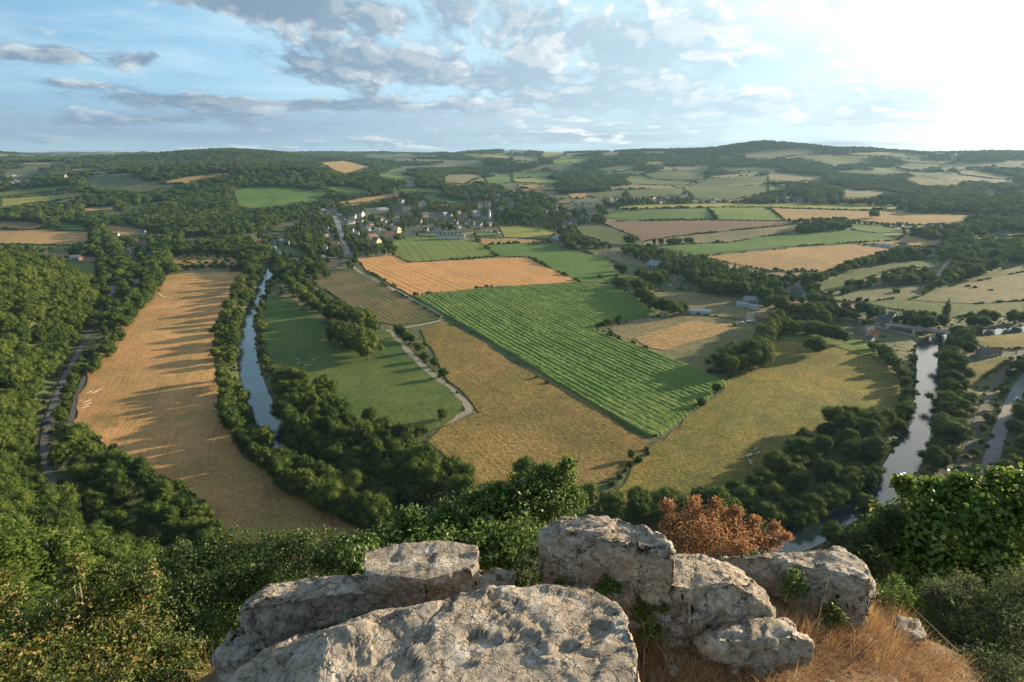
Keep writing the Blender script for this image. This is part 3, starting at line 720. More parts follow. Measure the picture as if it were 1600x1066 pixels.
# candidates: (x, y, height, kind, region, rank text)
CAND = []
ROW_LABELS = {}
TREE_XY = []
def add_c(x, y, h, kind, reg, mat=None, w=1.0):
    CAND.append(dict(x=float(x), y=float(y), h=float(h), kind=kind, reg=reg, mat=mat, w=w)); TREE_XY.append((x, y))
def row(reg, px, n, h0, h1, kind='broadleaf_tree', jit=2.0, mat=None, w=1.0):
    C = px_line(px, 1.0, 1); L = np.concatenate([[0], np.cumsum(np.linalg.norm(np.diff(C, axis=0), axis=1))])
    for k in range(n):
        t = (k + .5 + rng.uniform(-.22, .22)) / n * L[-1]; x = np.interp(t, L, C[:, 0]) + rng.normal(0, jit * .5); y = np.interp(t, L, C[:, 1]) + rng.normal(0, jit * .5)
        add_c(x, y, rng.uniform(h0, h1), kind, reg, mat, w)
RIVD = lambda x, y: seg_dist(np.asarray(x, float), np.asarray(y, float), RC)
def fill(reg, px, sp, h0, h1, kind='broadleaf_tree', cap=400, mat=None, w=1.0, dense=1.0):
    P = ground_px(*zip(*px))[:, :2]; x0, y0 = P.min(0); x1, y1 = P.max(0)
    A = abs(np.sum(P[:, 0] * np.roll(P[:, 1], -1) - P[:, 1] * np.roll(P[:, 0], -1))) / 2
    pts = []
    for _ in range(int(A / sp ** 2 * 12) + 60):
        p = rng.uniform((x0, y0), (x1, y1))
        if not inside(p[0], p[1], P): continue
        if any((p[0] - q[0]) ** 2 + (p[1] - q[1]) ** 2 < sp * sp for q in pts): continue
        if RIVD(p[0], p[1]) < RW + 3: continue
        pts.append(p)
        if len(pts) >= cap: break
    for p in pts: add_c(p[0], p[1], rng.uniform(h0, h1), kind, reg, mat, w)
def one(u, v, h, reg, kind='broadleaf_tree', mat=None, w=1.0):
    g = ground_px(u, v)[0]; add_c(g[0], g[1], h, kind, reg, mat, w)

# -- rows and clumps (base points in the photograph)
row('between golden field and left river, far half', [(396, 425), (380, 445), (372, 468), (352, 500), (343, 530), (346, 565)], 18, 8, 12)
row('along the water of the left river, far half', [(400, 440), (388, 468), (374, 500), (364, 540), (364, 580)], 15, 8, 11)
row('between golden field and left river, near half', [(350, 590), (358, 630), (362, 665), (380, 700), (415, 735)], 17, 7.5, 11.5)
row('along the water of the left river, near half', [(368, 610), (385, 650), (395, 680), (425, 712), (450, 735)], 9, 7, 10)
row('beyond the near corner of the golden field', [(430, 745), (470, 775), (510, 795), (550, 812), (600, 825)], 14, 9, 13)
row('small, on the meadow bank of the left river', [(436, 425), (415, 462), (404, 495), (407, 540), (420, 580), (432, 610)], 19, 4.5, 8)
row('in the copse by the weedy ploughed field, far end', [(446, 440), (468, 462), (492, 483), (515, 500)], 14, 9, 12)
row('in the copse by the weedy ploughed field, back row', [(470, 445), (500, 470), (525, 490)], 8, 8, 11)
fill('in the big dark copse between meadow and lane', [(508, 500), (545, 490), (575, 505), (598, 545), (590, 568), (560, 575), (535, 550)], 9, 12, 17, cap=19)
fill('in the square wood at the meadow corner', [(440, 605), (512, 606), (548, 680), (520, 705), (438, 690)], 6.5, 9, 13, cap=34, w=.85)
fill('in the wood below the green meadow', [(440, 700), (520, 700), (560, 702), (600, 710), (600, 745), (520, 745), (460, 740)], 8.5, 8, 11, cap=26)
fill('in the wood round the rough pasture corner', [(560, 690), (575, 668), (600, 672), (650, 705), (685, 735), (690, 755), (640, 765), (590, 735)], 9, 9, 13, cap=20)
fill('in the riverside wood above the bushes', [(640, 745), (700, 745), (740, 770), (750, 800), (650, 790), (600, 790)], 9, 11, 15, cap=18)
one(820, 752, 11, 'alone at the near edge of the rough pasture')
fill('below the near corner of the olive pasture', [(905, 790), (960, 790), (1100, 795), (1120, 830), (950, 830)], 9, 8, 11, cap=14)
row('by the near hedge of the meadow', [(628, 690), (650, 682), (668, 676)], 4, 4, 5.5)
fill('in the near dark wood below the pasture', [(1110, 800), (1150, 775), (1210, 745), (1240, 760), (1270, 830), (1150, 850)], 8.8, 8, 13, cap=24)
fill('in the middle dark wood below the pasture', [(1210, 745), (1260, 690), (1330, 700), (1345, 745), (1300, 790), (1245, 770)], 8.8, 9, 14.5, cap=24)
fill('in the dark wood beside the right river bend', [(1295, 680), (1320, 660), (1385, 665), (1385, 705), (1355, 745), (1330, 735)], 8.5, 10, 14, cap=20)
row('along the pasture bank of the right river', [(1375, 555), (1395, 575), (1415, 600), (1414, 640), (1398, 675)], 19, 6, 9.5)
row('along the pasture bank of the right river, second line', [(1360, 545), (1385, 560), (1402, 585)], 8, 5, 7)
row('along the road bank of the right river', [(1482, 570), (1484, 605), (1480, 650), (1468, 700), (1450, 745)], 13, 8, 12)
one(1432, 775, 9, 'alone on the near bank of the right river'); one(1352, 800, 7, 'small, standing at the water of the right river')
one(1478, 700, 15, 'huge and round beside the right river', w=1.25)
row('between right river and railway', [(1505, 575), (1500, 620), (1500, 665), (1488, 710), (1470, 750)], 11, 6, 9)
row('tall and narrow beyond the right river', [(1490, 545), (1480, 570), (1485, 600), (1510, 585)], 5, 10, 13, w=.7)
row('between railway and right road', [(1590, 560), (1570, 600), (1550, 640), (1535, 680), (1522, 730)], 11, 3, 5.5)
fill('on the slope right of the road', [(1575, 690), (1600, 640), (1680, 620), (1700, 760), (1560, 780)], 9, 9, 12, cap=30)
fill('in the round clump on the olive pasture', [(1118, 578), (1150, 560), (1190, 552), (1208, 568), (1182, 588), (1136, 590)], 8.5, 13, 16.5, cap=11)
row('in the tall row behind the pasture clump', [(1178, 565), (1188, 548), (1200, 530), (1212, 512), (1222, 505)], 7, 12, 16)
one(1274, 553, 12, 'alone on the far side of the olive pasture', mat=M_GOLDLEAF)
row('along the far hedge of the olive pasture', [(1218, 522), (1250, 522), (1285, 528), (1318, 540)], 11, 9, 13)
row('in the bank wood behind the blue barn', [(1185, 470), (1205, 482), (1225, 492), (1250, 500), (1290, 508)], 11, 11, 15)
one(969, 452, 13, 'alone and dark by the far maize corner')
row('in the belt below the white houses', [(998, 455), (1005, 470), (1015, 485), (1035, 492), (1055, 494), (1075, 492)], 12, 11, 15)
row('in the belt before the grey barn', [(1005, 440), (1018, 446), (1036, 446)], 5, 11, 14)
one(1063, 453, 5, 'small beside the white farmhouses', 'bush')
row('round and pale below the poplar belt', [(1095, 455), (1115, 462), (1140, 462), (1160, 466)], 5, 13, 16)
one(1104, 486, 8, 'beside the long shed', 'conifer_tree')
fill('in the belt of poplars on the plateau edge', [(990, 402), (1040, 404), (1110, 420), (1190, 440), (1220, 452), (1190, 462), (1120, 446), (1040, 428)], 8, 15, 20, 'poplar_tree', cap=110)
row('small by the farm lane', [(640, 532), (672, 570), (700, 598)], 5, 5, 7)
row('dark at the far end of the farm lane', [(622, 528), (632, 532), (642, 535)], 3, 8, 10)
one(693, 656, 6, 'alone by the lane gate')
row('at the far edge of the maize', [(928, 512), (936, 512), (944, 510), (952, 508), (962, 505), (972, 502)], 6, 4, 6)
row('spaced along the right edge of the maize', [(944, 520), (1022, 548)], 4, 3, 5, 'bush')
one(1118, 616, 6.5, 'at the right corner of the maize'); one(1096, 636, 5, 'on the near right edge of the maize'); one(986, 718, 4.5, 'at the near corner of the maize'); one(1108, 583, 3.5, 'below the pasture clump', 'bush')
row('in the hedge of the two pastures', [(1022, 700), (1000, 718), (975, 740), (955, 760)], 7, 1.8, 3.2, 'bush')
row('along the left edge of the maize', [(860, 604), (830, 585)], 2, 2.5, 3.5, 'bush')
# left side
row('between lane and golden field, far part', [(262, 425), (250, 445), (232, 470), (212, 497), (194, 520)], 17, 7, 11)
row('beside the left lane, far part', [(238, 430), (226, 455), (205, 480), (185, 505), (165, 530)], 15, 7, 11)
row('between lane and golden field, middle', [(188, 525), (172, 548), (155, 570), (140, 592)], 10, 6, 9)
row('between lane and ditch path', [(135, 560), (118, 595), (104, 640), (95, 680)], 12, 4.5, 7)
fill('in the left wood below the golden field', [(78, 690), (128, 690), (165, 725), (195, 790), (130, 775), (90, 740)], 7.5, 8, 12, cap=24)
fill('in the middle wood below the golden field', [(165, 725), (215, 745), (255, 775), (262, 835), (195, 805)], 7.5, 8, 12, cap=22)
fill('in the right wood below the golden field', [(255, 775), (305, 805), (335, 845), (330, 880), (262, 850)], 7.5, 8, 11, cap=18)
row('left of the avenue road', [(146, 372), (155, 395), (162, 420), (166, 445), (162, 470)], 17, 8, 12)
row('right of the avenue road', [(168, 365), (180, 385), (195, 410), (206, 435), (200, 465)], 19, 8, 12)
row('pale and broad on the river flat beyond the orchard', [(352, 375), (365, 385), (376, 395), (392, 382)], 6, 12, 17, mat=M_GOLDLEAF)
row('in the dark hedge beyond the golden field', [(266, 424), (300, 421), (340, 420), (385, 424)], 18, 4, 7)
fill('in the orchard beyond the golden field', [(275, 403), (330, 398), (376, 404), (370, 414), (300, 416)], 11, 4, 6, 'bush', cap=40)
row('by the far bend of the left river', [(440, 420), (455, 432), (470, 440), (500, 440), (520, 432)], 12, 8, 11)
one(613, 399, 15, 'by the corner of orange stubble and light green crop', w=1.1); one(548, 420, 7, 'dark at the left tip of the orange stubble')
row('copper leaved behind the orange stubble', [(556, 390), (566, 390), (574, 392)], 3, 10, 12, mat=M_COPPER)
one(1364, 341, 15, 'alone on the golden plateau field')
row('in the copse under the brown plateau field', [(1016, 384), (1040, 383), (1060, 382), (1086, 380)], 7, 9, 12)
one(984, 383, 15, 'dark at the left tip of the plateau fields')
row('in the double row on the brown plateau field', [(1246, 362), (1270, 361), (1300, 361), (1325, 360)], 11, 8, 11)
row('in the far row on the brown plateau field', [(1232, 349), (1260, 348), (1305, 349)], 10, 6, 9)
row('in the hedge right of the far row', [(1320, 349), (1370, 352), (1410, 355)], 10, 4, 6)
row('below the orange plateau field', [(1310, 428), (1340, 420), (1370, 410), (1400, 402), (1440, 402)], 15, 10, 14)
fill('in the village wood by the stone house', [(1480, 440), (1500, 415), (1560, 400), (1558, 425), (1510, 440)], 12, 12, 16, cap=16)
one(1477, 494, 19, 'dark and columnar on the far right pasture', 'poplar_tree', w=1.5)
row('by the sunlit stretch of the far river', [(1500, 512), (1520, 516), (1545, 505), (1575, 508), (1600, 505)], 6, 10, 12)
row('small on the slope meadow', [(1322, 450), (1335, 447), (1345, 448)], 4, 7, 9)
one(1297, 461, 6, 'small at the left end of the slope meadow', 'bush'); one(1400, 458, 6, 'small on the scrubby slope', 'bush')
row('low on the far right pasture', [(1483, 443), (1512, 449), (1532, 453), (1558, 457)], 4, 3, 4, 'bush')
fill('round the bridge', [(1400, 500), (1450, 500), (1500, 530), (1520, 555), (1490, 550), (1460, 512)], 10, 9, 12, cap=12, mat=M_GOLDLEAF)

# woodland on the valley side
def hill_pts(sp, lim):
    G = []
    xs = np.arange(-760, -60, sp); ys = np.arange(40, 820, sp)
    X, Y = np.meshgrid(xs, ys); X = X + rng.uniform(-.42, .42, X.shape) * sp; Y = Y + rng.uniform(-.42, .42, Y.shape) * sp
    ok = inside(X, Y, FOOTP)
    return X[ok], Y[ok]
EXCL = [flat(p) for p in ()]
hx, hy = hill_pts(7.2, 0)
hu, hv, hd = proj(hx, hy, tf(hx, hy) + 8)
ok = (hu > -260) & (hu < 760) & (hv < 1120) & (hd > 60) & (np.hypot(hx, hy) > 75)
lane_d = seg_dist(hx, hy, ROADS[2][0])
ok &= (lane_d > 5) & ~((hx > -60) & (hy < 140))
# keep the line of sight to the lane and the near meadow open
ok &= ~((hu > 330) & (hv > 800))
for x, y, u, v in zip(hx[ok], hy[ok], hu[ok], hv[ok]):
    z = 'lower wooded hillside' if v > 640 else ('middle of the wooded hillside' if v > 500 else 'upper wooded hillside')
    add_c(x, y, rng.uniform(6.2, 12.8), 'broadleaf_tree', '#' + z, None, rng.uniform(.8, 1.15))
fill('#foot of the wooded hillside', [(0, 800), (58, 745), (52, 690), (60, 640), (86, 590), (112, 545), (140, 500), (150, 470), (100, 470), (50, 560), (0, 650)], 7.2, 6.5, 9)
fill('#hollow below the wooded hillside', [(98, 775), (150, 795), (255, 850), (335, 890), (335, 935), (200, 895), (100, 830)], 7, 7, 9)
row('low along the near left edge of the golden field', [(116, 668), (168, 707), (228, 740), (288, 770), (318, 806), (345, 850)], 30, 2.5, 4.5, 'bush')
row('overhanging the lower bend of the left river', [(450, 697), (520, 732), (590, 752), (655, 785)], 17, 7, 10)
row('on the near bank of the left river bend', [(445, 728), (500, 760), (560, 780), (612, 800)], 13, 9, 12)
row('on the cliff side of the right river', [(1375, 825), (1330, 850), (1290, 862)], 6, 7, 9)
row('on the inner bank of the right river, low down', [(1235, 835), (1290, 802), (1335, 775), (1365, 752)], 13, 7.5, 10)
X, Y = np.meshgrid(np.arange(150, 560, 8.0), np.arange(20, 420, 8.0)); X = X + rng.uniform(-3, 3, X.shape); Y = Y + rng.uniform(-3, 3, Y.shape)
ok = inside(X, Y, FOOTP) & (seg_dist(X, Y, FOOT) > 9) & (np.hypot(X, Y) > 150)
for x, y in zip(X[ok], Y[ok]): add_c(x, y, rng.uniform(8, 12), 'broadleaf_tree', '#slope right of the road')

# ------------------------------------------------------------------ buildings
M_WHITE = plain_mat('white_render', (.54, .52, .48), .85, .06, .4); M_CREAM = plain_mat('cream_render', (.62, .50, .34), .85, .08, .4)
M_STONE = plain_mat('grey_stone_wall', (.30, .27, .23), .9, .2, 1.2); M_SLATE = plain_mat('slate_roof', (.085, .09, .105), .55, .2, 1.5)
M_GREYROOF = plain_mat('grey_sheet_roof', (.24, .25, .27), .5, .12, 1.0); M_BROWNROOF = plain_mat('brown_tile_roof', (.15, .095, .07), .8, .2, 1.5)
M_REDROOF = plain_mat('red_tile_roof', (.32, .12, .07), .8, .2, 1.5); M_GLASS = plain_mat('window_glass', (.03, .035, .045), .15, .05, 1, spec=.6)
M_DOOR = plain_mat('door_paint', (.10, .07, .05), .6, .1, 2); M_THATCH = plain_mat('pale_roof', (.40, .36, .28), .9, .15, 1.2)
M_BRICK = plain_mat('brick', (.26, .12, .08), .9, .2, 2); M_METALW = plain_mat('pale_blue_cladding', (.45, .52, .56), .4, .08, .5)
M_DARKM = plain_mat('dark_metal', (.03, .03, .035), .5, .1, 1); M_WOODP = plain_mat('weathered_post', (.16, .12, .085), .9, .25, 4)
M_TYRE = plain_mat('tyre_rubber', (.02, .02, .02), .8, .1, 5)
HOUSE = {}
def house_meshes(key, L, W, H, R, wall, roof, nch=1, nwin=3, hip=0.0):
    w = MB(); x, y = L / 2, W / 2
    V = [(-x, -y, -.5), (x, -y, -.5), (x, y, -.5), (-x, y, -.5), (-x, -y, H), (x, -y, H), (x, y, H), (-x, y, H), (-x + hip, 0, H + R - .12), (x - hip, 0, H + R - .12)]
    w.add(V, [(0, 1, 5, 4), (2, 3, 7, 6), (1, 2, 6, 9, 5), (3, 0, 4, 8, 7)])
    r = MB(); o = .45; th = .18; s = R / y
    for sg in (-1, 1):
        e = (y + o) * sg; ze = H - o * s
        A = [(-x - o + 0, e, ze), (x + o, e, ze), (x + o - hip, 0, H + R), (-x - o + hip, 0, H + R)]
        Bt = [(a, b, c - th) for a, b, c in A]
        r.add(A + Bt, [(0, 1, 2, 3), (4, 7, 6, 5), (0, 4, 5, 1), (1, 5, 6, 2), (3, 2, 6, 7), (0, 3, 7, 4)])
    if hip:
        for sg in (-1, 1): r.add([((x + o) * sg, -y - o, H - o * s), ((x + o) * sg, y + o, H - o * s), ((x + o - hip) * sg, 0, H + R + .003)], [(0, 1, 2)])
    parts = [('wall', w.mesh('wall', wall)), ('roof', r.mesh('roof', roof))]
    for k in range(nch):
        c = MB(); cx = (-x + .6) if k == 0 else (x - .6); c.box(cx - .45, cx + .45, -.35, .35, H + R * .4, H + R + 1.1); c.box(cx - .22, cx + .22, -.2, .2, H + R + 1.1, H + R + 1.45)
        parts.append(('chimney', c.mesh('chimney', M_BRICK)))
    d = MB(); d.box(-.55, .55, -y - .05, -y + .04, 0, 2.1); parts.append(('door', d.mesh('door', M_DOOR)))
    for k in range(nwin):
        c = MB(); t = (k + .5) / nwin; cx = -x + L * t
        if abs(cx) < 1.2: cz = H - 1.5 if H > 3.4 else None
        else: cz = 1.0
        if cz is None: continue
        c.box(cx - .55, cx + .55, -y - .04, -y + .03, cz, cz + 1.25)
        parts.append(('window', c.mesh('window', M_GLASS)))
    g = MB(); g.box(x - .03, x + .04, -.5, .5, H * .45, H * .45 + 1.2); parts.append(('window', g.mesh('window', M_GLASS)))
    HOUSE[key] = (parts, L)
house_meshes('w', 10, 7.5, 3.6, 3.4, M_WHITE, M_SLATE); house_meshes('v', 10, 8, 5.2, 3.6, M_WHITE, M_SLATE, 2)
house_meshes('c', 10, 7.5, 3.4, 3.3, M_CREAM, M_SLATE); house_meshes('s', 11, 7.5, 4.6, 3.6, M_STONE, M_SLATE, 2)
house_meshes('g', 12, 9, 2.9, 3.0, M_STONE, M_GREYROOF, 0, 2, 2.0); house_meshes('b', 11, 8, 3.4, 3.6, M_CREAM, M_BROWNROOF)
house_meshes('r', 11, 8, 3.4, 3.2, M_WHITE, M_REDROOF); house_meshes('t', 9, 8, 2.8, 3.6, M_CREAM, M_THATCH, 1, 2, 2.5)
house_meshes('l', 30, 9, 3.2, 2.2, M_WHITE, M_SLATE, 2, 8); house_meshes('m', 30, 12, 4.5, 1.6, M_METALW, M_GREYROOF, 0, 5)
house_meshes('q', 26, 9, 3.2, 3.0, M_CREAM, M_REDROOF, 1, 6)
DESC = dict(w=('white', 'slate roofed house'), v=('tall white', 'slate roofed house'), c=('cream', 'slate roofed house'), s=('grey stone', 'slate roofed house'), g=('grey', 'hipped roof building'),
            b=('brown roofed', 'cream walled house'), r=('red roofed', 'white walled house'), t=('pale roofed', 'low cream house'), l=('long white', 'low building'), m=('long pale metal clad', 'shed'), q=('long red roofed', 'cream building'))
VILL = 'w504,324,7 w519,322,7 g504,331,9 w514,332,6 s521,331,7 w551,341,9 v564,338,9 l582,332,22 g597,331,18 s622,334,12 s635,333,12 w631,327,8 r627,317,9 v657,322,6 w661,319,6 w539,349,7 c547,350,7 w552,349,6 w564,347,6 s594,346,8 w602,348,5 w619,346,7 c548,362,8 g557,367,8 w510,358,6 g511,370,8 w520,372,9 q524,382,11 b582,375,14 b588,379,12 t591,364,11 t601,364,8 t620,363,12 r609,370,13 l645,361,22 l641,369,17 w666,361,8 w675,362,8 s684,363,9 s664,339,9 g675,337,9 s684,340,10 g695,337,10 s706,346,9 r725,339,9 s720,342,8 r761,340,7 g748,341,17 s717,334,6 w750,354,9 t765,353,8 s730,347,8 w717,357,6 w726,356,7 s712,351,7 s738,352,7 s690,346,8 s702,340,8 w570,356,7 c580,352,7 w577,360,7 s655,349,8 s535,343,7 w530,336,6 w612,355,6 s672,350,8 g742,334,9 s766,334,8'
LOWV = 'v537,389,5 l546,401,15 l566,401,12 w540,415,6 b519,420,13 s530,415,9 g503,405,11 w467,412,5 w510,388,7 q403,379,9 w428,380,7 v451,381,5 w465,382,5 g440,378,9'
HILLV = 'w750,325,6 r762,321,9 w802,320,4 s796,318,9 s776,309,8 w802,302,4 w826,302,5 s790,305,6 s815,311,7 g785,330,8'
MIDV = 'w864,264,3 w875,268,5 w868,263,3 s885,268,5 s898,279,6 s910,321,6 s899,322,6 w920,322,7 l923,332,14 w909,341,4 s897,347,8 g920,346,10 s886,352,9 s890,333,7 s852,334,8 s870,327,7 s905,328,7'
RIDGEV = 'w989,312,4 s954,314,7 s960,313,6 b1019,311,7 b1029,319,8 v1045,308,3 w1069,306,6 g1115,313,8 s1087,313,7 s1215,313,8 c1247,315,18 s1267,316,8 s1310,316,8 s1325,317,8 g1230,312,8 m1479,269,11 s1445,268,6 m1490,249,10 s1036,314,7 l640,289,16 s1290,313,7'
FARM = 'g870,377,16 g1025,419,24 b1051,436,11 w1067,436,11 m1092,490,30 m1160,479,18 g1172,473,20 m1178,483,14 w1214,492,7 b1190,506,16 m1211,497,9'
EASTV = 'g1464,381,6 s1410,386,9 m1380,386,20 s1405,354,8 g1420,358,7 w1450,357,7 s1472,363,9 s1565,368,9 v1535,400,14 s1242,458,12 s1250,462,12 s1232,458,9 w1262,467,9 s1244,452,9'
MILLV = 's1380,504,16 v1392,499,8 w1368,506,8 b1341,527,14 s1355,520,13 r1365,526,9 w1359,534,8 b1549,554,18 s1534,558,12'
WESTV = 's66,408,16 c83,407,7 g119,406,14 r128,407,7 q143,408,20 w183,369,5 w222,366,9 q221,382,20 w242,374,9 g191,384,10 w233,398,8 s206,394,9 w211,407,7 q202,434,11 m210,443,18 w305,383,9 c200,396,7'
FARW = 'w22,276,5 w12,278,4 s1,285,6 s41,279,5 s27,285,6 s36,284,5 w116,327,4 s121,341,6 g102,332,6 w100,277,6 r107,277,5 w197,268,4 s20,289,6 s48,287,5'
BUILD_PX = []
ORD = ['first', 'second', 'third', 'fourth', 'fifth', 'sixth', 'seventh', 'eighth', 'ninth', 'tenth', 'eleventh', 'twelfth', 'thirteenth', 'fourteenth', 'fifteenth', 'sixteenth', 'seventeenth', 'eighteenth', 'nineteenth', 'twentieth']
ORD += ['twenty-' + o for o in ORD[:9]] + ['thirtieth'] + ['thirty-' + o for o in ORD[:9]]
def place_houses(spec, where, group):
    items = []
    for t in spec.split():
        k = t[0]; u, v, w = map(float, t[1:].split(',')); items.append((k, u, v, w))
    G = ground_px([i[1] for i in items], [i[2] for i in items])
    for n, (k, u, v, w) in enumerate(items):
        parts, L0 = HOUSE[k]; g = G[n]; dep = proj(*g)[2]; L = w / FPX * dep * .98
        same = sorted([i for i in items if i[0] == k], key=lambda i: i[1]); a, b = DESC[k]
        name = 'shed' if k == 'm' else 'house'
        lab = f'{a} {b} {where}' + ('' if len(same) == 1 else (', leftmost of that look' if same[0] == items[n] else (', rightmost of that look' if same[-1] == items[n] else f', {ORD[same.index(items[n])]} from left')))
        rr = random.Random(int(u * 7 + v)); ang = math.atan2(g[0], g[1]); rz = -ang + rr.choice([0, 0, .35, -.4, .8, -.75]) + rr.uniform(-.15, .15)
        if k in 'lmq': rz = -ang + rr.uniform(-.3, .3)
        sc = L / L0 * (1.0 if k in 'lmq' else 1.12); sy = min(max(sc, .8), 1.7); 
        root = empty(name, (g[0], g[1], g[2] - .1), rz, (sc, sy, sy)); tag(root, lab, name, group)
        for pn, me in parts: part(pn, me, root)
        BUILD_PX.append((u, v, w))
place_houses(VILL, 'in the village', 'houses of the village'); place_houses(LOWV, 'below the village', 'houses between village and river')
place_houses(HILLV, 'on the rise above the village', 'houses above the village'); place_houses(MIDV, 'among trees right of the village', 'houses in the central valley')
place_houses(RIDGEV, 'on the far right slopes', 'houses beyond the plateau fields'); place_houses(FARM, 'near the olive pasture', 'farm buildings in the river loop')
place_houses(EASTV, 'in the eastern hamlet', 'houses at the right'); place_houses(MILLV, 'by the bridge', 'houses by the bridge')
place_houses(WESTV, 'on the left by the avenue', 'houses on the left'); place_houses(FARW, 'far off on the left', 'houses in the far left valley')

def at_px(u, v): return ground_px(u, v)[0]
# church: nave, tower, spire
def church():
    g = at_px(757, 343); r = empty('church', g, -.3); tag(r, 'grey stone church with a slim pale spire in the village', 'church')
    m = MB(); m.box(-9, 9, -4.5, 4.5, -1, 7); part('wall', m.mesh('wall', M_STONE), r)
    m = MB(); m.add([(-9.4, -5, 6.8), (9.4, -5, 6.8), (9.4, 0, 12), (-9.4, 0, 12), (-9.4, 5, 6.8), (9.4, 5, 6.8)], [(0, 1, 2, 3), (3, 2, 5, 4), (0, 3, 4), (1, 5, 2)]); part('roof', m.mesh('roof', M_SLATE), r)
    m = MB(); m.box(9.1, 13.6, -2.3, 2.3, -1, 14); part('tower', m.mesh('tower', M_WHITE), r)
    m = MB(); m.add([(9, -2.4, 14), (13.7, -2.4, 14), (13.7, 2.4, 14), (9, 2.4, 14), (11.35, 0, 24)], [(0, 1, 4), (1, 2, 4), (2, 3, 4), (3, 0, 4)]); part('spire', m.mesh('spire', M_GREYROOF), r)
    BUILD_PX.append((757, 343, 26))
church()
def manor():
    """the long white terrace of gabled dormers by the light green field"""
    g = at_px(705, 374); r = empty('terrace_house', g, .06, 1.12); tag(r, 'long white terrace with six gabled dormers and cream end wing beside the light green field', 'terrace')
    m = MB(); m.box(-21, 14, -4.5, 4.5, -1, 6); part('wall', m.mesh('wall', M_WHITE), r)
    m = MB(); m.add([(-21.5, -5, 5.8), (14.3, -5, 5.8), (14.3, 0, 10.5), (-21.5, 0, 10.5), (-21.5, 5, 5.8), (14.3, 5, 5.8)], [(0, 1, 2, 3), (3, 2, 5, 4), (0, 3, 4), (1, 5, 2)]); part('roof', m.mesh('roof', M_SLATE), r)
    for k in range(6):
        x = -18 + k * 5.6; m = MB(); m.add([(x - 1.7, -5.06, 5.5), (x + 1.7, -5.06, 5.5), (x + 1.7, -5.06, 7), (x, -5.06, 9), (x - 1.7, -5.06, 7), (x - 1.7, -1.5, 7), (x + 1.7, -1.5, 7), (x, -1.0, 9)], [(0, 1, 2, 3, 4), (4, 3, 7, 5), (2, 6, 7, 3)]); d = part('dormer', m.mesh('dormer', M_WHITE), r)
        m = MB(); m.box(x - .6, x + .6, -5.14, -5.09, 6, 7.4); part('window', m.mesh('window', M_GLASS), r); m = MB(); m.box(x - .6, x + .6, -4.58, -4.52, 1, 2.6); part('window', m.mesh('window', M_GLASS), r)
    m = MB(); m.box(14.4, 21, -6.5, 4, -1, 5.6); part('end_wing', m.mesh('end_wing', M_CREAM), r)  # end wing walls in cream render, the rest of the terrace white
    m = MB(); m.add([(14.1, -7, 5.5), (21.4, -7, 5.5), (21.4, 4.4, 5.5), (14.1, 4.4, 5.5), (17.7, -1.3, 9)], [(0, 1, 4), (1, 2, 4), (2, 3, 4), (3, 0, 4)]); part('wing_roof', m.mesh('wing_roof', M_GREYROOF), r)
    for x in (-21, -7, 3): m = MB(); m.box(x - .5, x + .5, -.5, .5, 9, 12); part('chimney', m.mesh('chimney', M_WHITE), r)
    BUILD_PX.append((705, 374, 42))
manor()
def bridge():
    a = at_px(1398, 516); b = at_px(1468, 532); a[2] = b[2] = 0; d = Vector(b) - Vector(a); L = d.length
    r = empty('bridge', a, math.atan2(d.y, d.x)); tag(r, 'low grey road bridge on brick piers over the right river', 'bridge')
    m = MB(); m.box(-4, L + 4, -3.2, 3.2, 3.4, 4.0); part('deck', m.mesh('deck', M_GREYROOF), r)
    for s in (-1, 1): m = MB(); m.box(-4, L + 4, s * 3.3 - .15, s * 3.3 + .15, 3.8, 4.8); part('parapet', m.mesh('parapet', M_STONE), r)
    for k in range(4):
        x = L * (.2 + .22 * k); m = MB(); m.box(x - .9, x + .9, -2.9, 2.9, -4, 3.39); part('pier', m.mesh('pier', M_CREAM if k % 2 else M_BRICK), r)
    for x0, x1 in ((-7, -4.01), (L + 4.01, L + 7)): m = MB(); m.box(x0, x1, -3.2, 3.2, -2, 3.95); part('abutment', m.mesh('abutment', M_STONE), r)
    BUILD_PX.append((1432, 532, 64)); BUILD_PX.append((1432, 527, 50))
bridge()

# ------------------------------------------------------------------ animals, boats, cars, posts
def animal_mesh(name, L, H, mat):
    m = MB(); b = H * .52
    m.tube([(-L * .5, 0, H * .70), (-L * .42, 0, H * .70), (-L * .1, 0, H * .66), (L * .3, 0, H * .70), (L * .42, 0, H * .78), (L * .55, 0, H * .9), (L * .66, 0, H * .86), (L * .78, 0, H * .74)], [.04, b * .42, b * .5, b * .46, b * .28, b * .22, b * .2, b * .1], 8)
    for x in (-L * .38, L * .28):
        for y in (-.16, .16): m.tube([(x, y * H, H * .55), (x + .02, y * H, H * .3), (x, y * H, 0)], [H * .1, H * .055, H * .04], 5)
    m.tube([(-L * .5, 0, H * .8), (-L * .56, 0, H * .6), (-L * .55, 0, H * .42)], [.04, .025, .03], 4)
    for y in (-1, 1): m.tube([(L * .58, y * H * .08, H * .95), (L * .55, y * H * .2, H * .97)], [.05, .02], 4)
    return m.mesh(name, mat, True)
M_WOOL = plain_mat('cream_fleece', (.70, .66, .56), .95, .1, 3); M_PIED = None
m_, B_, o_ = new_mat('black_and_white_hide')
bsdf(B_, o_, B_.mix(B_.rng(B_.noise(B_.node('ShaderNodeTexCoord').outputs['Object'], 1.3, 2, .5), .48, .53), (.62, .58, .52), (.06, .045, .035)), .8)
M_PIED = m_
SHEEP = animal_mesh('sheep', 1.3, 1.0, M_WOOL); COWM = animal_mesh('cow', 2.3, 1.55, M_PIED); WCOW = animal_mesh('cow', 2.3, 1.55, M_WOOL)
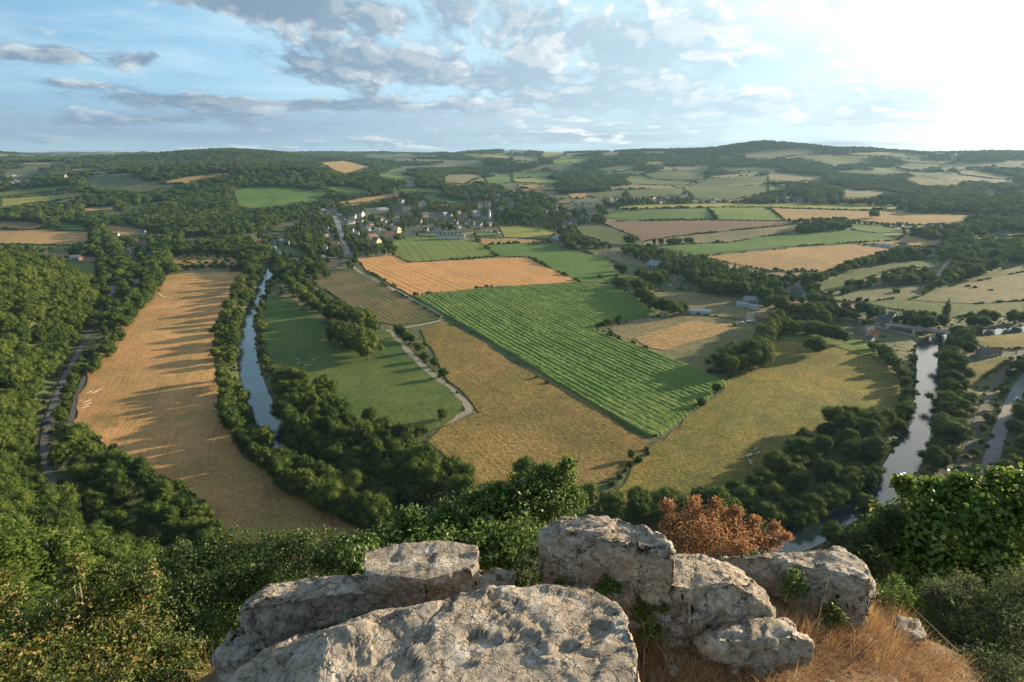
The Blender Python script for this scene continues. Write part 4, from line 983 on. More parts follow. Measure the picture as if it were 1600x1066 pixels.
def place(name, me, pts, lab, cat, group, zr=None, sc=1.0):
    G = ground_px([p[0] for p in pts], [p[1] for p in pts])
    for k, g in enumerate(G):
        o = link(name, me); o.location = g + np.array([0, 0, .15]); o.rotation_euler = (0, 0, zr if zr is not None else random.uniform(0, 6.28)); o.scale = (sc,) * 3
        order = sorted(range(len(pts)), key=lambda i: pts[i][0]).index(k)
        tag(o, lab + (f', {ORD[order]} from left' if len(pts) > 1 else ''), cat, group if len(pts) > 1 else None)
place('cow', WCOW, [(249, 461), (252, 463), (256, 465), (260, 466), (264, 467), (268, 466), (274, 462), (270, 468), (276, 435), (279, 434)], 'white cow grazing at the far end of the golden field', 'cow', 'white cows in the golden field', None, .75)
place('sheep', SHEEP, [(465, 563), (466, 569), (478, 572), (480, 574), (484, 572), (491, 564), (508, 555), (475, 576), (464, 582), (487, 556)], 'cream sheep grazing on the green meadow', 'sheep', 'sheep on the green meadow')
place('cow', COWM, [(1166, 716), (1171, 714), (1170, 722), (1173, 727), (1180, 705), (1184, 711), (1228, 692), (1203, 684)], 'black and white cow in the shaded near corner of the olive pasture', 'cow', 'pied cows on the olive pasture')
place('cow', COWM, [(317, 650), (333, 632), (337, 642)], 'pied cow by the river trees on the golden field', 'cow', 'pied cows by the river trees')
def canoe_mesh():
    m = MB(); m.tube([(-2.9, 0, .38), (-2.3, 0, .25), (-1, 0, .2), (1, 0, .2), (2.3, 0, .25), (2.9, 0, .38)], [.03, .18, .27, .27, .18, .03], 8)
    return m.mesh('canoe', M_WHITE, True)
CAN = canoe_mesh(); g0, g1 = PZ(136, 613, 0), PZ(147, 609, 0); az_ = math.atan2(g1[1] - g0[1], g1[0] - g0[0])
place('canoe', CAN, [(141, 613), (146, 614.5), (154, 611), (136, 628), (137, 632), (133, 637)], 'slim white canoe lying by the left edge of the golden field', 'canoe', 'white canoes by the golden field', az_, .85)
def car_proto(col):
    r = empty('parked_car', (0, 0, 0)); m = MB(); m.box(-2.1, 2.1, -.85, .85, .35, .95); me = m.mesh('body', col)
    bm = bmesh.new(); bm.from_mesh(me); bmesh.ops.bevel(bm, geom=bm.edges[:], offset=.12, segments=2, affect='EDGES'); bm.to_mesh(me); bm.free(); part('body', me, r)
    m = MB(); m.add([(-1.7, -.78, .94), (1.1, -.78, .94), (1.1, .78, .94), (-1.7, .78, .94), (-1.3, -.62, 1.5), (.5, -.62, 1.5), (.5, .62, 1.5), (-1.3, .62, 1.5)], [(0, 1, 5, 4), (1, 2, 6, 5), (2, 3, 7, 6), (3, 0, 4, 7)]); part('cabin_glass', m.mesh('cabin_glass', M_GLASS), r)
    m = MB(); m.box(-1.28, .48, -.61, .61, 1.49, 1.54); part('car_roof', m.mesh('car_roof', col), r)
    wm = MB(); wm.tube([(0, -.12, 0), (0, .12, 0)], [.33, .33], 12); wm = wm.mesh('wheel', M_TYRE)
    for x in (-1.35, 1.35):
        for y in (-.85, .85): part('wheel', wm, r, (x, y, .33))
    return r
CW = car_proto(plain_mat('white_car_paint', (.75, .75, .75), .3, .02, 1, spec=.5)); CB = car_proto(plain_mat('dark_car_paint', (.06, .08, .12), .3, .02, 1, spec=.5))
cars = [(1047, 447.5, CW, 'white car parked before the white farmhouses'), (1169, 504, CW, 'white car parked on the farm track, left of the track'), (1160, 506, CW, 'white car at the left end of the farm yard'), (1200, 489, CB, 'dark car parked beside the blue clad barn'), (1588, 626, CW, 'white car on the verge of the right road'),
        (1464, 400, CW, 'white car in the yard left of the stone house'), (1455, 401, CW, 'white car leftmost in the yard of the hamlet')]
cars += [(760 + k * 3.2, 362 + .5 * k, [CW, CB, CW, CW, CB, CW, CW, CB][k], f'{["white", "dark", "white", "white", "dark", "white", "white", "dark"][k]} car, {ORD[k]} from left in the car park right of the village') for k in range(8)]
cars += [(72, 663, CB, 'dark car driving on the lane below the wooded hillside')]
used = set()
for u, v, c, lab in cars:
    o = c if c.name not in used and c in (CW, CB) and c.name not in used else copy_tree(c)
    used.add(c.name); g = at_px(u, v); o.location = g + np.array([0, 0, .25]); o.rotation_euler = (0, 0, random.choice([.3, 1.2, 1.4])); o.scale = (1.15,) * 3
    tag(o, lab, 'car', 'cars parked about the valley'); BUILD_PX.append((u, v, 5))
# fence posts beside the farm lane
pm = MB(); pm.tube([(0, 0, -.3), (0, 0, 1.35)], [.09, .07], 6); PM = pm.mesh('fence_post', M_WOODP)
C = px_line([(652, 548), (680, 578), (708, 604), (734, 630), (752, 642)], 6.5, 1)
for k, p in enumerate(C[:26]):
    o = link('fence_post', PM); o.location = (p[0] + 2.6, p[1], float(tf(p[0], p[1]))); tag(o, 'grey wooden post in the fence between farm lane and rough pasture', 'fence post', 'fence posts along the farm lane')

# ------------------------------------------------------------------ which ground must stay open to view
MASK = np.zeros((1066, 1600), bool); _yy, _xx = np.mgrid[0:1066, 0:1600] + .5
for P in POLYS:
    us, vs = [p[0] for p in P], [p[1] for p in P]; u0, u1 = max(0, int(min(us))), min(1600, int(max(us)) + 1); v0, v1 = int(min(vs)), int(max(vs)) + 1
    if u1 > u0 and v1 > v0: MASK[v0:v1, u0:u1] |= inside(_xx[v0:v1, u0:u1], _yy[v0:v1, u0:u1], P)
HMASK = np.zeros_like(MASK)
for u, v, w in BUILD_PX:
    h = max(3.0, w * .45 if w < 14 else 6); HMASK[max(0, int(v - h - 1)):int(v + 2), max(0, int(u - w / 2 - 1)):int(u + w / 2 + 2)] = True
for C, w in ROADS:
    u, v, dd = proj(C[:, 0], C[:, 1], tf(C[:, 0], C[:, 1]))
    for a, b, q in zip(u, v, dd):
        hw = max(1, w / 2 * FPX / q)
        if 0 <= a < 1600 and 0 <= b < 1066: HMASK[int(b - hw * .4):int(b + hw * .4) + 1, max(0, int(a - hw)):int(a + hw) + 1] = True
def masked(M, u, v):
    ui = np.clip(u, 0, 1599).astype(int); vi = np.clip(v, 0, 1065).astype(int)
    return M[vi, ui] & (u > -20) & (u < 1620) & (v > 0) & (v < 1066)

# scattered trees: woods, hedgerows and gardens beyond the river loop
FAR = []   # x, y, z, height, width factor, proto id
HXY = np.array([at_px(u, v)[:2] for u, v, w in BUILD_PX])
def scatter():
    y = 330.0
    while y < 5600:
        d = y; sp = 8.5 + max(0, d - 400) * .0036
        n = int((1.12 * y + 200) * 2 / sp); xs = (np.arange(n) - n / 2) * sp + rng.uniform(-.45, .45, n) * sp; ys = y + rng.uniform(-.45, .45, n) * sp
        y += sp
        dd = np.hypot(xs * .8, ys); z = tf(xs, ys)
        base_w = np.minimum(sp / 8.0, 1.9)
        h = rng.uniform(6.5, 12.5, n) * np.minimum(base_w, 1.35)
        wood = vnoise(xs, ys, 230, 7) + .5 * vnoise(xs, ys, 90, 3)
        keep = wood > np.interp(dd, [500, 1200, 2500], [-.5, -.38, -.22])
        u0, v0, q = proj(xs, ys, z); 
        for fr in (0.05, .5, .95):
            uu, vv, _ = proj(xs, ys, z + h * fr); keep &= ~masked(MASK, uu, vv); keep &= ~masked(HMASK, uu, vv)
        for sx in (-.45, .45):
            uu, vv, _ = proj(xs + sx * h, ys, z + h * .5); keep &= ~masked(MASK, uu, vv) | (rng.random(n) < .35)
        keep &= ~inside(xs, ys, FOOTP)
        keep &= (seg_dist(xs, ys, RC) > RW + 4) | (dd > 960)
        keep &= (u0 > -150) & (u0 < 1750)
        # inside the loop everything near was placed one by one
        keep &= ~((ys < 470) & (xs < 330) & (xs > -330)) 
        keep &= ~((ys < 640) & (xs > -330) & (xs < 200))
        for i in np.where(keep)[0]:
            near_h = (q[i] < 1700) and (np.min((HXY[:, 0] - xs[i]) ** 2 + (HXY[:, 1] - ys[i]) ** 2) < 95)
            if near_h: continue
            hh = h[i]; nearv = 480 < u0[i] < 780 and 315 < v0[i] < 405
            if nearv: hh = hh * .62
            FAR.append((xs[i], ys[i], z[i], hh, base_w if not nearv else .8, int(rng.integers(0, 7))))
scatter()
def wood_block(px, sp, h0, h1):
    """closed woodland seen far off"""
    P = ground_px(*zip(*px))[:, :2]; x0, y0 = P.min(0); x1, y1 = P.max(0)
    X, Y = np.meshgrid(np.arange(x0, x1, sp), np.arange(y0, y1, sp)); X = X + rng.uniform(-.45, .45, X.shape) * sp; Y = Y + rng.uniform(-.45, .45, Y.shape) * sp
    k = inside(X, Y, P); X, Y = X[k], Y[k]; Z = tf(X, Y); h = rng.uniform(h0, h1, X.shape); u, v, q = proj(X, Y, Z + h)
    ok = ~masked(MASK, u, v) & ~masked(HMASK, u, v)
    for x, y, z, hh in zip(X[ok], Y[ok], Z[ok], h[ok]): FAR.append((x, y, z, hh, sp / 8.0, int(rng.integers(0, 7))))
def gardens(px, sp, h0, h1, w=.9):
    P = ground_px(*zip(*px))[:, :2]; x0, y0 = P.min(0); x1, y1 = P.max(0)
    X, Y = np.meshgrid(np.arange(x0, x1, sp), np.arange(y0, y1, sp)); X = X + rng.uniform(-.5, .5, X.shape) * sp; Y = Y + rng.uniform(-.5, .5, Y.shape) * sp
    k = inside(X, Y, P); X, Y = X[k], Y[k]; Z = tf(X, Y); h = rng.uniform(h0, h1, X.shape) * np.where(rng.random(X.shape) < .2, 1.5, 1); ok = np.ones(X.shape, bool)
    for fr in (.1, .5, .9): u, v, q = proj(X, Y, Z + h * fr); ok &= ~masked(MASK, u, v) & ~masked(HMASK, u, v)
    for x, y, z, hh in zip(X[ok], Y[ok], Z[ok], h[ok]):
        if np.min((HXY[:, 0] - x) ** 2 + (HXY[:, 1] - y) ** 2) > 36: FAR.append((x, y, z - .1 * hh, hh, w, int(rng.integers(0, 7))))
gardens([(500, 318), (560, 320), (640, 310), (700, 318), (780, 325), (850, 330), (940, 325), (940, 352), (880, 362), (790, 352), (745, 362), (690, 360), (640, 374), (612, 392), (560, 402), (460, 402), (440, 375), (480, 345)], 8.5, 5, 9)
gardens([(400, 372), (520, 372), (560, 400), (560, 425), (440, 430), (400, 400)], 9, 6, 10)
gardens([(180, 355), (260, 362), (262, 420), (215, 470), (180, 440)], 8.5, 6, 10)
gardens([(0, 400), (60, 405), (150, 402), (150, 412), (60, 416), (0, 420)], 9, 6, 9)
gardens([(940, 300), (1100, 302), (1340, 305), (1400, 318), (1100, 320), (940, 322)], 13, 6, 10, 1.1)
gardens([(1350, 350), (1600, 350), (1600, 412), (1450, 400), (1400, 380)], 11, 8, 13, 1.1)
gardens([(1215, 440), (1290, 440), (1390, 480), (1420, 515), (1340, 515), (1240, 480)], 9, 6, 10)
wood_block([(150, 262), (240, 246), (330, 240), (430, 240), (500, 256), (500, 275), (440, 268), (370, 268), (245, 286), (200, 276)], 15, 11, 15)
wood_block([(180, 345), (250, 325), (330, 300), (370, 325), (440, 325), (520, 318), (520, 330), (470, 345), (440, 352), (380, 372), (300, 370), (240, 366)], 11, 10, 14)
wood_block([(1110, 258), (1150, 245), (1240, 252), (1330, 262), (1400, 272), (1330, 280), (1200, 266)], 15, 10, 14)
wood_block([(1290, 282), (1400, 292), (1500, 300), (1600, 310), (1600, 345), (1480, 330), (1400, 312)], 12, 10, 13)
# hedges along the field edges
def hedges():
    for P in POLYS[4:]:
        for a, b in zip(P, P[1:] + P[:1]):
            if rng.random() < .22: continue
            A, Bp = ground_px([a[0], b[0]], [a[1], b[1]]); L = np.hypot(*(Bp - A)[:2]); dd = np.hypot(*A[:2])
            if L > 900 or dd < 500: continue
            st = 3.0 + dd * .0016; n = int(L / st); t = (np.arange(n) + rng.random(n)) / max(n, 1)
            big = rng.random() < .25
            for q in t:
                if vnoise(np.array([q * L]), np.array([dd]), 25, 2)[0] < -.25: continue
                x, y = A[0] + (Bp - A)[0] * q, A[1] + (Bp - A)[1] * q; FAR.append((x, y, float(tf(x, y)), rng.uniform(1.6, 3.0) * (1.8 if big and rng.random() < .4 else 1) * min(1.5, st / 4), min(1.6, st / 3.6), 7 + int(rng.integers(0, 3))))
hedges()
# low growth under and beside the placed trees, along the banks and tracks
def undergrowth():
    n = 26000; xs = rng.uniform(-460, 560, n); ys = rng.uniform(120, 640, n); z = tf(xs, ys); h = rng.uniform(.9, 2.6, n)
    k = np.ones(n, bool)
    for fr in (0, 1.0): uu, vv, _ = proj(xs, ys, z + h * fr); k &= ~masked(MASK, uu, vv) & ~masked(HMASK, uu, vv)
    rd = seg_dist(xs, ys, RC); k &= rd > RW + 1.2
    T = np.array(TREE_XY); cell = {}
    for tx, ty in T: cell.setdefault((int(tx // 8), int(ty // 8)), []).append(1)
    near = np.array([any((int(x // 8) + i, int(y // 8) + j) in cell for i in (-1, 0, 1) for j in (-1, 0, 1)) for x, y in zip(xs, ys)])
    k &= (near & (rng.random(n) < .30)) | (rd < RW + 6) | (rng.random(n) < .10)
    k &= ~inside(xs, ys, FOOTP) | (rng.random(n) < .5)
    for i in np.where(k)[0]: FAR.append((xs[i], ys[i], z[i] - .2, h[i], 1.2, 7 + int(rng.integers(0, 3))))
undergrowth()
# scrub covering the steep cliff below the viewpoint
xs = rng.uniform(-140, 200, 16000); ys = rng.uniform(5, 150, 16000); k = inside(xs, ys, FOOTP) & (np.hypot(xs, ys) > 11); z = tf(xs, ys)
top = z + 2.6; u, v, q = proj(xs, ys, top); k &= ~((v < 905) & (ys < 60) & (u > 0) & (u < 1600)) 
for x, y, zz, q in zip(xs[k], ys[k], z[k], np.hypot(xs, ys)[k]):
    if rng.random() < min(1, .25 + q / 160): FAR.append((x, y, zz - .3, rng.uniform(1.6, 4.0) if q > 30 else rng.uniform(.8, 1.6), 1.2, 7 + int(rng.integers(0, 3))))

# ------------------------------------------------------------------ trees become objects: the 300 broadleaf that show largest, the rest as woodland
def build_trees():
    for c in CAND:
        c['h'] *= 1.22 if c['kind'] == 'broadleaf_tree' else 1.0; c['w'] *= 1.10; c['z'] = float(tf(c['x'], c['y'])) - .12 * c['h']; u, v, q = proj(c['x'], c['y'], c['z'] + c['h'] * .5); c['u'], c['v'], c['q'] = float(u), float(v), float(q)
        c['size'] = c['h'] / c['q'] * (1 if -15 < c['u'] < 1615 and 0 < c['v'] < 1010 else 0)
        if c['reg'] == '#slope right of the road': c['size'] *= .4
        if 330 < c['u'] < 1500 and c['v'] > 850: c['size'] *= .1
        if c['v'] > 880: c['size'] *= .3
    br = [c for c in CAND if c['kind'] == 'broadleaf_tree']; br.sort(key=lambda c: -c['size'])
    chosen = {id(c) for c in br[:305] if c['size'] > 0}
    chosen |= {id(c) for c in CAND if c['kind'] != 'broadleaf_tree' and c['size'] > 0}
    regs = {}
    for c in CAND:
        if id(c) in chosen: regs.setdefault((c['reg'], c['kind']), []).append(c)
    KN = {'broadleaf_tree': ('tree', 'green broadleaf tree'), 'poplar_tree': ('poplar', 'slim upright poplar'), 'conifer_tree': ('conifer', 'dark pointed conifer'), 'bush': ('bush', 'rounded green bush')}
    for (reg, kind), L in regs.items():
        L.sort(key=lambda c: c['q'])
        for n, c in enumerate(L):
            cat, base = KN[kind]; pi = int(rng.integers(0, len(PROTO[kind]))); cm, tm, H = PROTO[kind][pi]
            s = c['h'] / H; r = empty(kind, (c['x'], c['y'], c['z']), rng.uniform(0, 6.28), (s * c['w'] * rng.uniform(.8, 1.15), s * c['w'] * rng.uniform(.8, 1.15), s * rng.uniform(.88, 1.1)))
            if c['mat'] == M_COPPER: base = 'dark copper leaved tree'
            if c['mat'] == M_GOLDLEAF: base = 'pale green tree'
            if reg.startswith('#'): lab = f'{base} crowded among others like it on the {reg[1:]}'; grp = 'trees of the ' + reg[1:]
            elif len(L) == 1: lab = f'{base} {reg}'; grp = None
            elif len(L) > 24: lab = f'{base} {reg}'; grp = 'trees ' + reg
            else: lab = f'{base} {reg}, ' + ('nearest of them' if n == 0 else 'farthest of them' if n == len(L) - 1 else f'{ORD[n]} nearest'); grp = 'trees ' + reg
            tag(r, lab, cat, grp)
            cr = part('crown', cm, r); tr = part('trunk', tm, r)
            if c['mat']: cr.material_slots[0].link = 'OBJECT'; cr.material_slots[0].material = c['mat']
    for c in CAND:
        if id(c) not in chosen:
            pid = {'broadleaf_tree': int(rng.integers(0, 7)), 'bush': 7, 'poplar_tree': 10, 'conifer_tree': 11}[c['kind']]; FAR.append((c['x'], c['y'], c['z'], c['h'], c['w'] * 1.05, pid))
build_trees()
def build_far():
    A = np.array(FAR); keys = [('broadleaf_tree', i) for i in range(7)] + [('bush', i) for i in range(3)] + [('poplar_tree', 0), ('conifer_tree', 0)]
    me = bpy.data.meshes.new('woodland'); me.vertices.add(len(A)); me.vertices.foreach_set('co', A[:, :3].astype(np.float32).ravel())
    Hs = np.array([PROTO[k][i][2] for k, i in keys]); s = A[:, 3] / Hs[A[:, 5].astype(int)]
    w = s * A[:, 4] * rng.uniform(.78, 1.2, len(A)); sc = np.column_stack([w, w, s]).astype(np.float32)
    a = me.attributes.new('sc', 'FLOAT_VECTOR', 'POINT'); a.data.foreach_set('vector', sc.ravel())
    a = me.attributes.new('rz', 'FLOAT', 'POINT'); a.data.foreach_set('value', rng.uniform(0, 6.28, len(A)).astype(np.float32))
    a = me.attributes.new('pid', 'INT', 'POINT'); a.data.foreach_set('value', A[:, 5].astype(np.int32))
    o = link('woodland', me); tag(o, 'woods, hedgerow trees and scrub covering the hills and far valley', 'woodland', kind='stuff')
    ng = bpy.data.node_groups.new('woodland_points', 'GeometryNodeTree'); ng.interface.new_socket('Geometry', in_out='INPUT', socket_type='NodeSocketGeometry'); ng.interface.new_socket('Geometry', in_out='OUTPUT', socket_type='NodeSocketGeometry')
    N, Lk = ng.nodes, ng.links; gi = N.new('NodeGroupInput'); go = N.new('NodeGroupOutput')
    srcs = {}
    for ob in COL.objects:
        if ob.type == 'MESH' and ob.name.startswith('crown') and ob.data.name not in srcs: srcs[ob.data.name] = ob
    g2i = N.new('GeometryNodeJoinGeometry'); chain = []
    for k, i in keys:
        m = PROTO[k][i][0]
        if m.name in srcs: src = srcs[m.name]
        else: src = bpy.data.objects.new('foliage_form', m)
        oi = N.new('GeometryNodeObjectInfo'); oi.inputs['Object'].default_value = src; oi.inputs['As Instance'].default_value = True; chain.append(oi)
    for oi in chain[::-1]: Lk.new(oi.outputs['Geometry'], g2i.inputs[0])
    def named(nm, t):
        n = N.new('GeometryNodeInputNamedAttribute'); n.data_type = t; n.inputs['Name'].default_value = nm; return n.outputs['Attribute']
    ip = N.new('GeometryNodeInstanceOnPoints'); Lk.new(gi.outputs[0], ip.inputs['Points']); Lk.new(g2i.outputs[0], ip.inputs['Instance']); ip.inputs['Pick Instance'].default_value = True
    Lk.new(named('pid', 'INT'), ip.inputs['Instance Index']); Lk.new(named('sc', 'FLOAT_VECTOR'), ip.inputs['Scale'])
    cx = N.new('ShaderNodeCombineXYZ'); Lk.new(named('rz', 'FLOAT'), cx.inputs[2]); Lk.new(cx.outputs[0], ip.inputs['Rotation'])
    Lk.new(ip.outputs[0], go.inputs[0]); md = o.modifiers.new('scatter', 'NODES'); md.node_group = ng
    print('far instances', len(A))
build_far()

# ------------------------------------------------------------------ air: far hills fade towards blue
def haze():
    lo = float(GZ.min()) - 1.2
    m = bpy.data.materials.new('haze_air'); m.use_nodes = True; m.node_tree.nodes.clear(); B = NB(m.node_tree)
    out = B.node('ShaderNodeOutputMaterial'); v = B.node('ShaderNodeVolumePrincipled')
    v.inputs['Color'].default_value = (.46, .74, 1.0, 1); v.inputs['Density'].default_value = HAZE_D; v.inputs['Anisotropy'].default_value = .25
    B.l.new(v.outputs[0], out.inputs['Volume'])
    b = MB(); b.box(-7600, 7600, -420, 8600, lo, 196.0); o = link('haze', b.mesh('haze', m)); tag(o, 'thin blue haze filling the valley air', 'haze', kind='stuff')
HAZE_D = 4.0e-5
haze()

# ------------------------------------------------------------------ the cliff top in front of the camera
def rock_mat():
    m, B, out = new_mat('lichened_rock'); tc = B.node('ShaderNodeTexCoord').outputs['Object']
    n1 = B.noise(tc, 2.2, 8, .62); n2 = B.noise(tc, 9, 8, .68); n3 = B.noise(tc, 38, 5, .7); n4 = B.noise(tc, 5.0, 6, .6, 1.2)
    c = B.mix(B.rng(n1, .32, .66), (.29, .245, .19), (.43, .375, .30))
    c = B.mix(B.rng(n2, .50, .66, 0, .85), c, (.50, .475, .425))                # pale grey lichen
    c = B.mix(B.rng(n4, .60, .70, 0, .75), c, (.42, .29, .16))                # ochre stain
    vor = B.node('ShaderNodeTexVoronoi', feature='DISTANCE_TO_EDGE'); B.put(vor.inputs['Vector'], B.vm('ADD', tc, B.vm('MULTIPLY', B.noise(tc, 6, 4, .6, out=1), (.35, .35, .35)))); vor.inputs['Scale'].default_value = 4.2
    crack = B.rng(vor.outputs['Distance'], .0, .035)
    pit = B.rng(B.noise(tc, 17, 6, .7), .60, .68)
    c = B.mix(B.m('MULTIPLY', pit, .8), c, (.055, .05, .042))                  # dark pits and moss
    c = B.mix(B.rng(B.noise(tc, 3.3, 5, .6), .64, .72, 0, .7), c, (.12, .12, .035))
    c = B.mix(B.m('MULTIPLY', B.m('SUBTRACT', 1.0, crack), .22), c, (.06, .05, .04))
    k = B.rng(n3, .3, .7, .72, 1.25); c = B.vm('MULTIPLY', c, B.xyz(k, k, k))
    h = B.m('ADD', B.m('ADD', B.m('MULTIPLY', n2, 1.0), B.m('MULTIPLY', n3, .35)), B.m('MULTIPLY', crack, .25)); h = B.m('SUBTRACT', h, B.m('MULTIPLY', pit, .35))
    bsdf(B, out, c, .92, h, .045, 1.0, spec=.15)
    return m
M_ROCK = rock_mat()
def rock(label, pts, seed, amp=.03, res=.017, bev=.022, name='rock', extra=None):
    """pts: (u, v, z) on the rock's skin; a hull through them, bevelled, cut fine and weathered by noise"""
    bm = bmesh.new(); P = [PZ(u, v, z) if not callable(u) else u for u, v, z in pts]; P += list(extra or [])
    for p in P: bm.verts.new(p)
    r = bmesh.ops.convex_hull(bm, input=bm.verts[:]); bmesh.ops.delete(bm, geom=list({g for g in r['geom_interior'] + r['geom_unused'] if isinstance(g, bmesh.types.BMVert)}), context='VERTS')
    bmesh.ops.remove_doubles(bm, verts=bm.verts[:], dist=.02)
    bmesh.ops.bevel(bm, geom=bm.edges[:], offset=bev, segments=3, profile=.6, affect='EDGES', clamp_overlap=True)
    bmesh.ops.triangulate(bm, faces=bm.faces[:])
    for _ in range(9):
        E = [e for e in bm.edges if e.calc_length() > res * 1.7 and max(e.verts[0].co.z, e.verts[1].co.z) > 136.6]
        if not E: break
        bmesh.ops.subdivide_edges(bm, edges=E, cuts=1); bmesh.ops.triangulate(bm, faces=[f for f in bm.faces if len(f.verts) > 3])
        if len(bm.verts) > 90000: break
    bm.normal_update(); so = Vector((seed * 3.7, seed * 1.3, seed * .7)); D = []
    for v in bm.verts:
        p = v.co + so; s = 0.0
        s += mnoise.fractal(p * 1.3, 1.0, 2.0, 2) * amp * .45
        wv = mnoise.turbulence_vector(p * 2.2, 3, False)
        cell = Vector((p.x * 3.0, p.y * 4.2, p.z * 6.0)) + wv * .9
        s += (mnoise.cell(cell) - .5) * amp * 1.0                          # flaked plates
        cell = Vector((p.x * 8.0, p.y * 10.0, p.z * 16.0)) + wv * 1.6
        s += (mnoise.cell(cell) - .5) * amp * .30
        w_ = p.z * 11 + p.y * 2.2 + mnoise.fractal(p * 1.4, 1, 2, 3) * 1.8
        s += ((w_ - math.floor(w_)) - .5) * amp * .55                      # bedding
        rg = 1 - abs(mnoise.noise(p * 2.1 + wv * .4)) * 22
        if rg > 0: s -= rg * amp * .55                                     # cracks
        s += mnoise.fractal(p * 11, .7, 2.1, 4) * amp * .35
        D.append(s)
    for v, s in zip(bm.verts, D): v.co += v.normal * s
    c = Vector(np.mean(np.array(P), 0)); c.z = min(p[2] for p in P)
    bmesh.ops.translate(bm, verts=bm.verts[:], vec=-c)
    me = bpy.data.meshes.new(name); bm.to_mesh(me); bm.free(); me.polygons.foreach_set('use_smooth', [True] * len(me.polygons)); me.materials.append(M_ROCK); me.update()
    o = link(name, me); o.location = c; tag(o, label, 'rock', 'pale rocks on the cliff edge'); return o
def prism(top, z, zb, grow=1.0):
    """top outline in photo pixels at height z, and the same outline let down to zb"""
    T = np.array([PZ(u, v, z) for u, v in top]); c = T.mean(0); Bt = c + (T - c) * grow; Bt[:, 2] = zb
    return [tuple(p) for p in np.vstack([T, Bt])]
def rk(label, tops, seed, **k):
    ex = []
    for t in tops: ex += prism(*t)
    return rock(label, [], seed, extra=ex, **k)
rk('squared grey block with flat sunlit top, on the long rock left of centre', [([(566, 856), (600, 847), (690, 842), (746, 850), (752, 872), (742, 884), (664, 906), (568, 896)], 137.95, 137.3, 1.02)], 1, amp=.013, bev=.012)
rk('low broken ledge at the right foot of the squared block', [([(660, 905), (700, 888), (750, 880), (805, 888), (800, 908), (740, 930), (668, 945)], 137.72, 137.0, 1.08)], 2, amp=.02)
rk('long shaded grey rock left of the squared block', [([(395, 925), (430, 904), (500, 895), (590, 892), (600, 920), (480, 935), (385, 945)], 137.84, 136.6, 1.1), ([(372, 965), (385, 1010), (470, 985), (600, 965), (700, 950), (690, 925), (400, 930)], 137.4, 136.5, 1.05)], 3, amp=.022)
rk('crumbling rock at the lower left end of the long rock', [([(330, 1052), (335, 1005), (368, 972), (410, 990), (425, 1020), (380, 1066), (330, 1090)], 137.5, 136.0, 1.12)], 4, amp=.03, bev=.05)
rk('largest pale slab filling the bottom centre', [([(520, 985), (600, 958), (700, 928), (765, 916), (850, 907), (925, 914), (962, 938), (985, 975), (1000, 1030), (1010, 1200), (700, 1320), (480, 1200), (500, 1040)], 138.02, 137.0, 1.06),
    ([(325, 1110), (345, 1064), (385, 1030), (450, 997), (520, 975), (560, 985), (900, 1100), (880, 1290), (450, 1290), (320, 1200)], 137.82, 136.6, 1.0)], 5, amp=.017, res=.018, bev=.045)
rk('tall boulder with sunlit top behind the largest slab', [([(871, 808), (885, 806), (955, 803), (1010, 816), (1045, 840), (1057, 861), (1030, 850), (985, 842), (914, 830), (885, 830)], 138.0, 137.1, 1.03), ([(842, 830), (860, 822), (900, 826), (905, 850), (846, 848)], 137.9, 137.1, 1.02)], 6, amp=.020, bev=.015)
rk('rounded pitted rock right of the tall boulder', [([(1000, 876), (1040, 868), (1090, 870), (1130, 886), (1150, 910), (1080, 920), (1010, 905)], 137.78, 137.1, 1.1), ([(975, 900), (1000, 870), (1100, 866), (1160, 890), (1192, 922), (1210, 955), (1100, 975), (1000, 960)], 137.55, 136.9, 1.05)], 7, amp=.022, bev=.07)
rk('low rounded rock half sunk in dry grass', [([(1110, 985), (1140, 966), (1200, 966), (1245, 985), (1200, 1000), (1130, 1000)], 137.56, 137.0, 1.2), ([(1085, 1000), (1110, 965), (1160, 955), (1215, 960), (1262, 985), (1278, 1010), (1190, 1025), (1100, 1015)], 137.46, 136.9, 1.05)], 8, amp=.02, bev=.06)
rk('flat topped slab with dark front, right of the orange bush', [([(1185, 866), (1215, 858), (1318, 851), (1348, 874), (1368, 908), (1300, 892), (1240, 880)], 137.52, 136.3, 1.08), ([(1118, 868), (1160, 864), (1200, 872), (1290, 890), (1370, 912), (1350, 930), (1260, 930), (1150, 900)], 137.34, 136.2, 1.08)], 9, amp=.022)
rk('small grey rock at the foot of the right bushes', [([(1400, 962), (1436, 964), (1452, 990), (1425, 1008), (1398, 990)], 136.98, 136.0, 1.2)], 10, amp=.03)
rk('small pale rock between slab and rounded rock', [([(1020, 975), (1050, 962), (1085, 975), (1080, 1000), (1030, 1005)], 137.4, 136.9, 1.1)], 11, amp=.022)
rk('small pale rock at the bottom right of the largest slab', [([(1010, 1040), (1060, 1025), (1110, 1050), (1120, 1100), (1020, 1100)], 137.35, 136.9, 1.1)], 12, amp=.02)
# pebbles
rr = random.Random(4); PEB = []
for k in range(4):
    bm = bmesh.new(); bmesh.ops.create_icosphere(bm, subdivisions=3, radius=.05)
    for v in bm.verts: v.co *= 1 + mnoise.fractal(v.co * 14 + Vector((k, 0, 0)), 1, 2, 3) * .4; v.co.z *= .6
    me = bpy.data.meshes.new('pebble'); bm.to_mesh(me); bm.free(); me.materials.append(M_ROCK); PEB.append(me)
for k in range(46):
    u = rr.uniform(1030, 1420); v = rr.uniform(1000, 1062); p = PZ(u, v, 137.33); o = link('stone', PEB[k % 4]); o.location = (p[0], p[1], float(terrain(p[0], p[1])) + .02); s = rr.uniform(.25, .8); o.scale = (s, s * rr.uniform(.7, 1.2), s); o.rotation_euler = (0, 0, rr.uniform(0, 6))
    tag(o, 'small loose stone lying in the dry grass by the low rocks', 'stone', 'loose stones in the dry grass')

